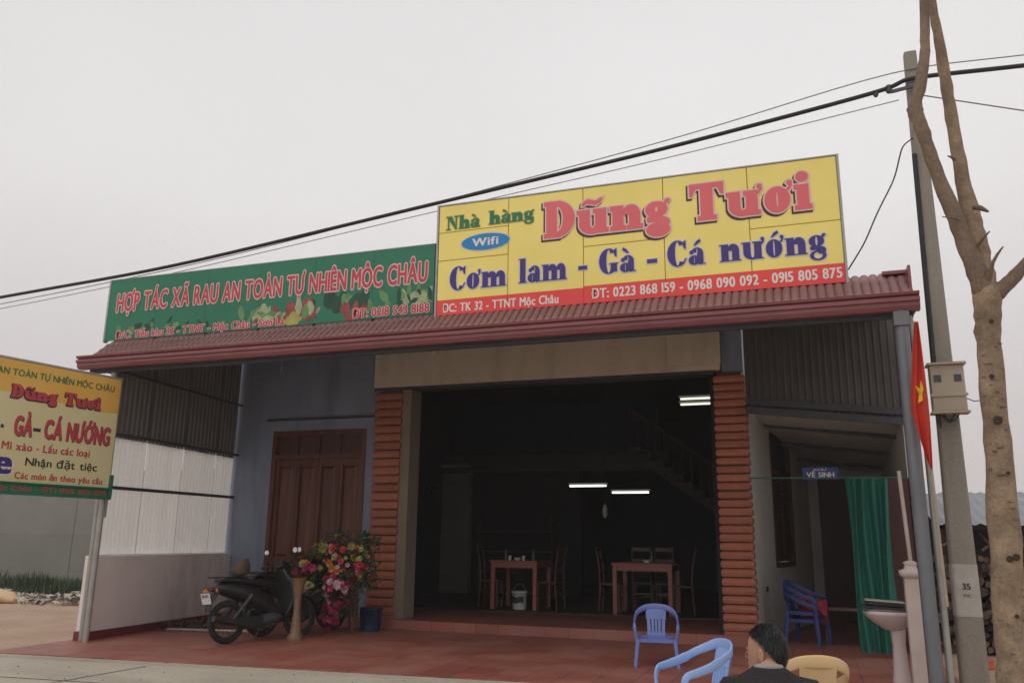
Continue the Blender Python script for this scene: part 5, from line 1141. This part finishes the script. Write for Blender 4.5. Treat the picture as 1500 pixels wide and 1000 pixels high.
    mb = MB(); mb.loft([((0, .40, .99), (.07, 0, 0), (0, 0, .06)), ((0, .33, 1.0), (.13, 0, 0), (0, 0, .08)), ((0, .22, 1.03), (.10, 0, 0), (0, 0, .05))], 14); mb.build('headlight_cowl', body, S)
    for sx in (-1, 1):
        mb = MB(); mb.tube([(sx*.24, .26, 1.03), (sx*.30, .27, 1.12), (sx*.31, .27, 1.20)], .006, 6); mb.loft([((sx*.33, .29, 1.22), (.035, 0, 0), (0, 0, .025)), ((sx*.33, .27, 1.22), (.06, 0, 0), (0, 0, .045)), ((sx*.33, .262, 1.22), (.06, 0, 0), (0, 0, .045))], 14); mi_ = mb.build('mirror', M['black'], S)
        mb = MB(); mb.loft([((sx*.33, .2605, 1.22), (.052, 0, 0), (0, 0, .038)), ((sx*.33, .2600, 1.22), (.052, 0, 0), (0, 0, .038))], 14, p=2); mb.build('mirror_glass', M['mirror'], mi_)
    mb = MB(); mb.tube([(-.1, -.35, .87), (-.13, -.62, .87), (-.1, -.86, .88), (.1, -.86, .88), (.13, -.62, .87), (.1, -.35, .87)], .011, 6); mb.build('grab_rail', M['bikemetal'], S)
    mb = MB(); mb.tube([(-.05, .0, .22), (-.14, -.06, 0.012)], .012, 6); mb.build('side_stand', M['darksteel'], S)
    S.location = loc; S.rotation_euler = (R(0), R(-5), rz); S.scale = (1.06, 1.06, 1.06); return S
motorbike((-7.90, 11.25, .0), R(-18), 'black motorbike with white rear plate, nearest the low white wall', M['black'], ('26-K1', '087.35'))
mk = motorbike((-7.98, 12.25, .0), R(-20), 'dark motorbike half hidden between the black one and the flower stand', M['bikedark'], None); mk.scale = (1.1, 1.1, 1.1)
mb = MB(); mb.grid(lambda u, v: (-7.75+.75*u, 12.60+.10*u+.12*math.sin(v*3), 1.25-.16*u-.12*abs(v-.5)+.025*math.sin(u*9)), 16, 8); tag(mb.build('red_cloth', M['redcloth']), 'red cloth thrown over the handlebars of the hidden motorbike', 'cloth')

# ================================================================== FLOWERS BY THE LEFT COLUMN
FDX, FDY = .12, -.50
S = thing('flower_stand', (-7.5+FDX, 13.1+FDY, 0), 'tall red, pink and lime artificial flower stand beside the left column', 'flower stand')
rnd = random.Random(21)
def flower(m, r_):
    b = MB(); n = 7
    for lay_, (rr, zz_, tilt) in enumerate(((r_, 0, .25), (r_*.65, r_*.3, .7))):
        for i in range(n):
            a = 2*math.pi*i/n+lay_*.4; ca, sa = math.cos(a), math.sin(a); ta = .5
            p0 = Vector((0, 0, zz_)); p1 = Vector((rr*math.cos(a-ta)*.7, rr*math.sin(a-ta)*.7, zz_+rr*tilt*.6)); p2 = Vector((rr*ca, rr*sa, zz_+rr*tilt)); p3 = Vector((rr*math.cos(a+ta)*.7, rr*math.sin(a+ta)*.7, zz_+rr*tilt*.6))
            b.add([p0, p1, p2, p3], [(0, 1, 2, 3)])
    return b.mesh('flower', m)
fm = {k_: flower(M[k_], .07) for k_ in ('fl_red', 'fl_pink', 'fl_magenta', 'fl_orange', 'fl_lime', 'fl_pale')}
SO = origin(S)
def cluster(cx, cy, cz, rx, ry, rz_, n_, kinds):
    for _ in range(int(n_*1.35)):
        while True:
            d = Vector((rnd.gauss(0, 1), rnd.gauss(0, 1), rnd.gauss(0, 1))).normalized()
            if d.y < .35: break
        q = rnd.uniform(.6, 1.08); p = Vector((cx+FDX+d.x*rx*q, cy+FDY+d.y*ry*q, cz+d.z*rz_*q))
        e_ = d.to_track_quat('Z', 'Y').to_euler(); s_ = rnd.uniform(.5, 1.15)
        link_mesh('flower', fm[rnd.choice(kinds)], S, p-SO, rot=e_, scale=(s_, s_, s_))
cluster(-7.42, 12.95, 1.20, .42, .25, .36, 55, ['fl_red', 'fl_red', 'fl_orange', 'fl_pink', 'fl_lime', 'fl_pale'])
cluster(-7.50, 12.95, 1.05, .16, .30, .16, 16, ['fl_orange', 'fl_orange', 'fl_pale'])
cluster(-7.48, 12.90, .70, .22, .25, .36, 56, ['fl_pink', 'fl_pink', 'fl_magenta', 'fl_pale', 'fl_red', 'fl_pale'])
cluster(-7.58, 12.90, .30, .15, .20, .22, 22, ['fl_magenta', 'fl_pink'])
cluster(-7.98, 12.85, 1.02, .32, .2, .16, 22, ['fl_magenta', 'fl_red', 'fl_lime'])
cluster(-7.98, 12.8, .72, .18, .12, .08, 10, ['fl_lime', 'fl_lime', 'fl_pale']); cluster(-7.82, 12.9, 1.36, .16, .12, .06, 7, ['fl_lime'])
cluster(-7.04, 12.95, 1.10, .14, .2, .40, 30, ['fl_red', 'fl_lime', 'fl_lime', 'fl_magenta', 'fl_orange'])
mb = MB()
for i in range(2200):
    cx, cy, cz, a_, b_, c_ = rnd.choice(((-7.42, 13.0, 1.2, .42, .2, .4), (-7.5, 12.98, .7, .28, .2, .4), (-7.95, 12.95, .95, .35, .2, .3), (-7.05, 13.0, 1.1, .18, .2, .45)))
    p = Vector((cx+FDX+rnd.uniform(-a_, a_), cy+FDY+rnd.uniform(-b_, b_), cz+rnd.uniform(-c_, c_))); d = Vector((rnd.uniform(-1, 1), rnd.uniform(-1, .3), rnd.uniform(-.6, 1))).normalized()*rnd.uniform(.06, .15); s_ = d.cross(Vector((rnd.random(), rnd.random(), 1))).normalized()*.02
    mb.add([p, p+d*.5+s_, p+d, p+d*.5-s_], [(0, 1, 2, 3)])
o = mb.build('leaves', M['leaf'], S); o['kind'] = 'stuff'
for dx, dy in ((-.25, -.1), (.25, -.1), (0, .25)): mb = MB(); mb.tube([(-7.45+FDX+dx, 13.05+FDY+dy, 0.001), (-7.45+FDX, 13.05+FDY, 1.35)], .015, 6); mb.build('leg', M['darkwood'], S)
mb = MB(); mb.lathe((-7.52, 11.5, 0), [(.12, 0), (.13, .04), (.085, .10), (.07, .25), (.05, .46), (.06, .64), (.09, .80), (.11, .88), (.12, .90)], 18)
tag(mb.build('turned_pedestal', M['gold']), 'turned brown wooden pedestal between the motorbikes and the flowers', 'pedestal')
mb = MB(); mb.lathe((-7.12, 13.1, 0), [(.16, 0), (.19, .34), (.20, .345), (.20, .37)], 20); tag(mb.build('blue_bucket', M['bluebucket']), 'dark blue bucket at the foot of the left column under the flowers', 'bucket')
mb = MB(); mb.loft([((-8.16, 10.86, .93), (.05, 0, 0), (0, .06, 0)), ((-8.15, 10.88, .97), (.14, 0, 0), (0, .15, 0)), ((-8.15, 10.9, 1.08), (.12, 0, .02), (0, .13, 0)), ((-8.13, 10.92, 1.16), (.06, 0, .03), (0, .07, 0)), ((-8.12, 10.93, 1.18), (.02, 0, 0), (0, .02, 0))], 14)
tag(mb.build('brown_bag', M['trouser2']), 'crumpled brown bag tied on the seat of the black motorbike', 'bag')
# scrap lying along the low wall
rnd = random.Random(2)
for i, (x, y, l_, a, m, lab) in enumerate(((-9.3, 11.7, 1.5, 1.35, 'galv', 'thin grey stick lying nearest in the scrap by the low wall'), (-9.5, 12.1, 1.2, 1.15, 'darkwood', 'dark plank lying in the scrap by the low wall'), (-9.4, 12.6, 1.3, 1.5, 'gold', 'brown pole lying at the back of the scrap by the low wall'))):
    mb = MB(); d = Vector((math.sin(a), math.cos(a)*.4, 0))*l_/2; mb.tube([Vector((x, y, .03))-d, Vector((x, y, .05))+d], .022, 7); tag(mb.build('scrap_stick', M[m]), lab, 'stick', 'sticks by the low wall')
mb = MB()
for i in range(70):
    x = -9.85+rnd.gauss(0, .3); y = 12.2+rnd.gauss(0, .35); d = Vector((rnd.uniform(-1, 1), rnd.uniform(-1, 1), rnd.uniform(-.1, .5)))*rnd.uniform(.06, .2); mb.bar((x, y, .03+rnd.random()*.12), Vector((x, y, .05))+d, .02+rnd.random()*.03, .015)
tag(mb.build('brushwood', M['log']), 'heap of dark brushwood and scraps against the low white wall', 'debris', kind='stuff')

# ================================================================== PERSON
def apply_skin(name, verts, edges, radii, m, root=0, sub=2):
    me = bpy.data.meshes.new(name); me.from_pydata(verts, edges, []); o = bpy.data.objects.new(name, me); COL.objects.link(o)
    md = o.modifiers.new('skin', 'SKIN'); sv = me.skin_vertices[0].data
    for i, r_ in enumerate(radii): sv[i].radius = (r_, r_) if not isinstance(r_, tuple) else r_; sv[i].use_root = (i == root)
    md.use_smooth_shade = True; s_ = o.modifiers.new('sub', 'SUBSURF'); s_.levels = sub; s_.render_levels = sub
    dg = bpy.context.evaluated_depsgraph_get(); res = bpy.data.meshes.new_from_object(o.evaluated_get(dg)); bpy.data.objects.remove(o)
    res.name = name; res.materials.clear(); res.materials.append(m)
    return res
def person():
    # local frame: facing +y, seat 0.26 m above the ground
    S = thing('person', (0, 0, 0), 'black-haired man seen from behind, sitting low in a dark sweater with pale collar', 'person')
    sh = .36
    P = [(0, 0, sh+.10), (0, .01, sh+.28), (0, .0, sh+.44), (0, .0, sh+.50), (0, .04, sh+.54),     # 0-4 spine to neck
         (.12, .0, sh+.46), (.18, .02, sh+.43), (.25, .09, sh+.24), (.20, .32, sh+.17), (.16, .40, sh+.19),      # 5-9 right arm
         (-.12, .0, sh+.46), (-.18, .02, sh+.43), (-.25, .09, sh+.24), (-.20, .32, sh+.17), (-.16, .40, sh+.19),
         (.09, .04, sh+.05), (.15, .44, sh+.14), (.15, .42, .08), (.15, .52, .035), (.15, .60, .03),
         (-.09, .04, sh+.05), (-.15, .44, sh+.14), (-.15, .42, .08), (-.15, .52, .035), (-.15, .60, .03)]
    E = [(0, 1), (1, 2), (2, 3), (3, 4), (3, 5), (5, 6), (6, 7), (7, 8), (8, 9), (3, 10), (10, 11), (11, 12), (12, 13), (13, 14), (0, 15), (15, 16), (16, 17), (17, 18), (18, 19), (0, 20), (20, 21), (21, 22), (22, 23), (23, 24)]
    Rr = [.145, .13, .12, .06, .045, .05, .045, .035, .03, .024, .05, .045, .035, .032, .026, .09, .06, .045, .04, .03, .09, .06, .045, .04, .03]
    body = apply_skin('body', P, E, Rr, M['skin'])
    # head, ears, nose, neck and hands joined into the body mesh
    hb = MB(); hc = Vector((0, .12, sh+.615))
    turn = Matrix.Rotation(R(58), 3, 'Z')
    def hv(x, y, z): return hc+turn @ Vector((x, y, z))
    secs = []
    for z, a, b, yo in ((-.150, .045, .05, -.01), (-.120, .055, .075, .012), (-.095, .064, .088, .008), (-.05, .072, .095, 0), (0, .078, .100, -.005), (.05, .077, .099, -.010), (.09, .064, .083, -.012), (.115, .042, .055, -.012), (.125, .012, .018, -.012)):
        secs.append((hv(0, yo, z), turn @ Vector((a, 0, 0)), turn @ Vector((0, b, 0))))
    hb.loft(secs, 24, p=2.05)
    hb.loft([(hv(0, .088, .01), turn @ Vector((.008, 0, 0)), Vector((0, 0, .006))), (hv(0, .105, -.02), turn @ Vector((.012, 0, 0)), Vector((0, 0, .010))), (hv(0, .112, -.035), turn @ Vector((.017, 0, 0)), Vector((0, 0, .010))), (hv(0, .09, -.045), turn @ Vector((.012, 0, 0)), Vector((0, 0, .006)))], 10)
    for sx in (-1, 1):
        hb.loft([(hv(sx*.072, -.005, -.020), turn @ Vector((0, .012, 0)), Vector((0, 0, .028))), (hv(sx*.098, -.016, -.016), turn @ Vector((0, .021, 0)), Vector((0, 0, .038))), (hv(sx*.104, -.022, -.016), turn @ Vector((0, .013, 0)), Vector((0, 0, .028)))], 14, p=2)
        hb.loft([(hv(sx*.03, .083, .008), turn @ Vector((.013, 0, 0)), Vector((0, 0, .007))), (hv(sx*.03, .093, .008), turn @ Vector((.010, 0, 0)), Vector((0, 0, .005)))], 10)   # eye lids
    hb.loft([(hv(0, .084, -.072), turn @ Vector((.024, 0, 0)), Vector((0, 0, .006))), (hv(0, .098, -.072), turn @ Vector((.018, 0, 0)), Vector((0, 0, .004)))], 12)
    hb.tube([(0, -.005, sh+.44), (0, .03, sh+.53), tuple(hv(0, -.02, -.05))], [.062, .056, .055], 16)
    for sx in (-1, 1):      # hands resting on the knees
        w_ = Vector((sx*.16, .40, sh+.19)); hb.loft([(w_, (.025, 0, 0), (0, 0, .016)), (w_+Vector((0, .05, .005)), (.040, 0, 0), (0, 0, .014)), (w_+Vector((0, .09, -.002)), (.038, 0, 0), (0, 0, .012))], 12)
        for i, ln_ in enumerate((.065, .075, .07, .055)):
            bx_ = w_+Vector((-.028+.0187*i, .085, 0)); hb.tube([bx_, bx_+Vector((0, ln_*.45, -.006)), bx_+Vector((0, ln_*.8, -.022)), bx_+Vector((0, ln_, -.04))], [.009, .0085, .008, .006], 7)
        bx_ = w_+Vector((-sx*.025, .02, 0)); hb.tube([bx_, bx_+Vector((-sx*.028, .03, -.005)), bx_+Vector((-sx*.03, .06, -.015))], [.011, .010, .007], 7)
    bm = bmesh.new(); bm.from_mesh(body); tmp = hb.mesh('head', M['skin']); bm.from_mesh(tmp); bm.to_mesh(body); bm.free()
    bo = bpy.data.objects.new('body', body); COL.objects.link(bo); bo.parent = S
    # sweater, collar, trousers, shoes, hair
    n = 15
    swm = MB()
    secs = []
    for z, a, b, yo in ((sh+.00, .20, .155, 0), (sh+.12, .195, .15, 0), (sh+.25, .20, .15, -.005), (sh+.34, .225, .15, -.008), (sh+.42, .225, .14, -.006), (sh+.47, .200, .12, 0), (sh+.50, .155, .105, .01), (sh+.522, .115, .092, .018), (sh+.540, .088, .082, .024), (sh+.545, .072, .070, .026)): secs.append(((0, yo, z), (a, 0, 0), (0, b, 0)))
    swm.loft(secs, 32, p=2.25)
    for sx in (-1, 1): swm.tube([(sx*.14, 0, sh+.435), (sx*.195, .01, sh+.42), (sx*.235, .05, sh+.36), (sx*.262, .09, sh+.24), (sx*.255, .16, sh+.20), (sx*.21, .32, sh+.18), (sx*.175, .375, sh+.19)], [.07, .082, .074, .062, .056, .045, .038], 16)
    swo = swm.build('sweater', M['sweater'], S)
    cm = MB(); m_ = 28; vs = []
    for r1, z in ((.076, sh+.515), (.079, sh+.538), (.073, sh+.552), (.062, sh+.54)):
        for i in range(m_): a = 2*math.pi*i/m_; vs.append((r1*math.cos(a), .03+r1*.98*math.sin(a), z-.016*math.sin(a)))
    cm.add(vs, [(j*m_+i, j*m_+(i+1) % m_, (j+1)*m_+(i+1) % m_, (j+1)*m_+i) for j in range(3) for i in range(m_)], 0, True); cm.build('collar', M['collar'], S)
    tr = MB()
    for sx in (-1, 1):
        tr.tube([(sx*.09, -.02, sh+.06), (sx*.12, .2, sh+.11), (sx*.15, .44, sh+.14), (sx*.15, .45, sh+.0), (sx*.15, .42, .09)], [.115, .10, .078, .072, .06], 14)
    tr.loft([((0, 0, sh+.14), (.17, 0, 0), (0, .13, 0)), ((0, .0, sh+.02), (.19, 0, 0), (0, .15, 0)), ((0, .0, sh), (.14, 0, 0), (0, .12, 0))], 20); tr.build('trousers', M['trouser'], S)
    for sx in (-1, 1): b = MB(); b.loft([((sx*.15, .38, .04), (.03, 0, 0), (0, 0, .03)), ((sx*.15, .42, .05), (.042, 0, 0), (0, 0, .05)), ((sx*.15, .54, .035), (.048, 0, 0), (0, 0, .035)), ((sx*.15, .64, .025), (.03, 0, 0), (0, 0, .02))], 12); b.build('shoe', M['black'], S)
    # hair: cap with tufted surface, open at the face and round the ears
    hm = MB(); rnd = random.Random(3); nu, nv = 44, 22
    def hf(i, j):
        ph = math.pi*.73*j/nv; th = 2*math.pi*i/nu
        back = (1-math.sin(th))/2       # 1 at the back of the head
        lim = .40+.60*back**1.9; ph *= lim
        r_ = 1+.02*math.sin(7*th+3*ph)+.018*rnd.uniform(-1, 1)*(1 if j < nv else .4)
        return hv(.092*math.sin(ph)*math.cos(th)*r_, .112*math.sin(ph)*math.sin(th)*r_-.014, .135*math.cos(ph)*r_+.005)
    G = [[hf(i, j) for i in range(nu)] for j in range(nv+1)]
    vs = [p for row_ in G for p in row_]
    hm.add(vs, [(j*nu+i, j*nu+(i+1) % nu, (j+1)*nu+(i+1) % nu, (j+1)*nu+i) for j in range(nv) for i in range(nu)], 0, True)
    for _ in range(2600):
        th = rnd.uniform(0, 6.283); back = (1-math.sin(th))/2; ph = math.pi*.73*(.40+.60*back**1.9)*math.sqrt(rnd.random())
        d = Vector((.092*math.sin(ph)*math.cos(th), .112*math.sin(ph)*math.sin(th)-.014, .135*math.cos(ph)+.005))
        dn = Vector((math.cos(ph)*math.cos(th), math.cos(ph)*math.sin(th), -math.sin(ph))); p0 = hv(*d); nrm = turn @ d.normalized(); tip = p0+turn @ dn*rnd.uniform(.015, .03)+nrm*rnd.uniform(.002, .012); sd_ = nrm.cross(turn @ dn).normalized()*.0022
        hm.add([p0-sd_+nrm*.001, p0+sd_+nrm*.001, tip], [(0, 1, 2)])
    hm.build('hair', M['hair'], S)
    return S
pr = person(); pr.location = (-.275, 4.92, -.045); pr.rotation_euler = (0, 0, R(12))
# the low stool he sits on
S = thing('low_stool', (-.275, 4.92, -.045), 'small low red stool under the seated man', 'stool')
mb = MB(); mb.box(-.425, -.125, 4.77, 5.07, .185, .225); mb.build('seat', M['bikered'], S)
for sx in (-1, 1):
    for sy in (-1, 1): mb = MB(); mb.bar((-.275+sx*.13, 4.92+sy*.13, -.045), (-.275+sx*.12, 4.92+sy*.12, .185), .03, .03, upv=(0, 1, 0)); mb.build('leg', M['bikered'], S)

# ================================================================== HAZE
def haze():
    mb = MB(); mb.box(-2600, 2600, -500, 2600, -1.5, 365); o = mb.build('haze', None)
    m = bpy.data.materials.new('haze_air'); m.use_nodes = True; t = m.node_tree
    t.nodes.remove(t.nodes['Principled BSDF']); pv = t.nodes.new('ShaderNodeVolumePrincipled')
    pv.inputs['Color'].default_value = (0.93, 0.94, 0.97, 1); pv.inputs['Density'].default_value = HAZE_D
    t.links.new(pv.outputs[0], t.nodes['Material Output'].inputs['Volume'])
    o.data.materials.clear(); o.data.materials.append(m); o['kind'] = 'stuff'; o['label'] = 'pale even haze over the whole place'; o['category'] = 'haze'
HAZE_D = 0.001
haze()
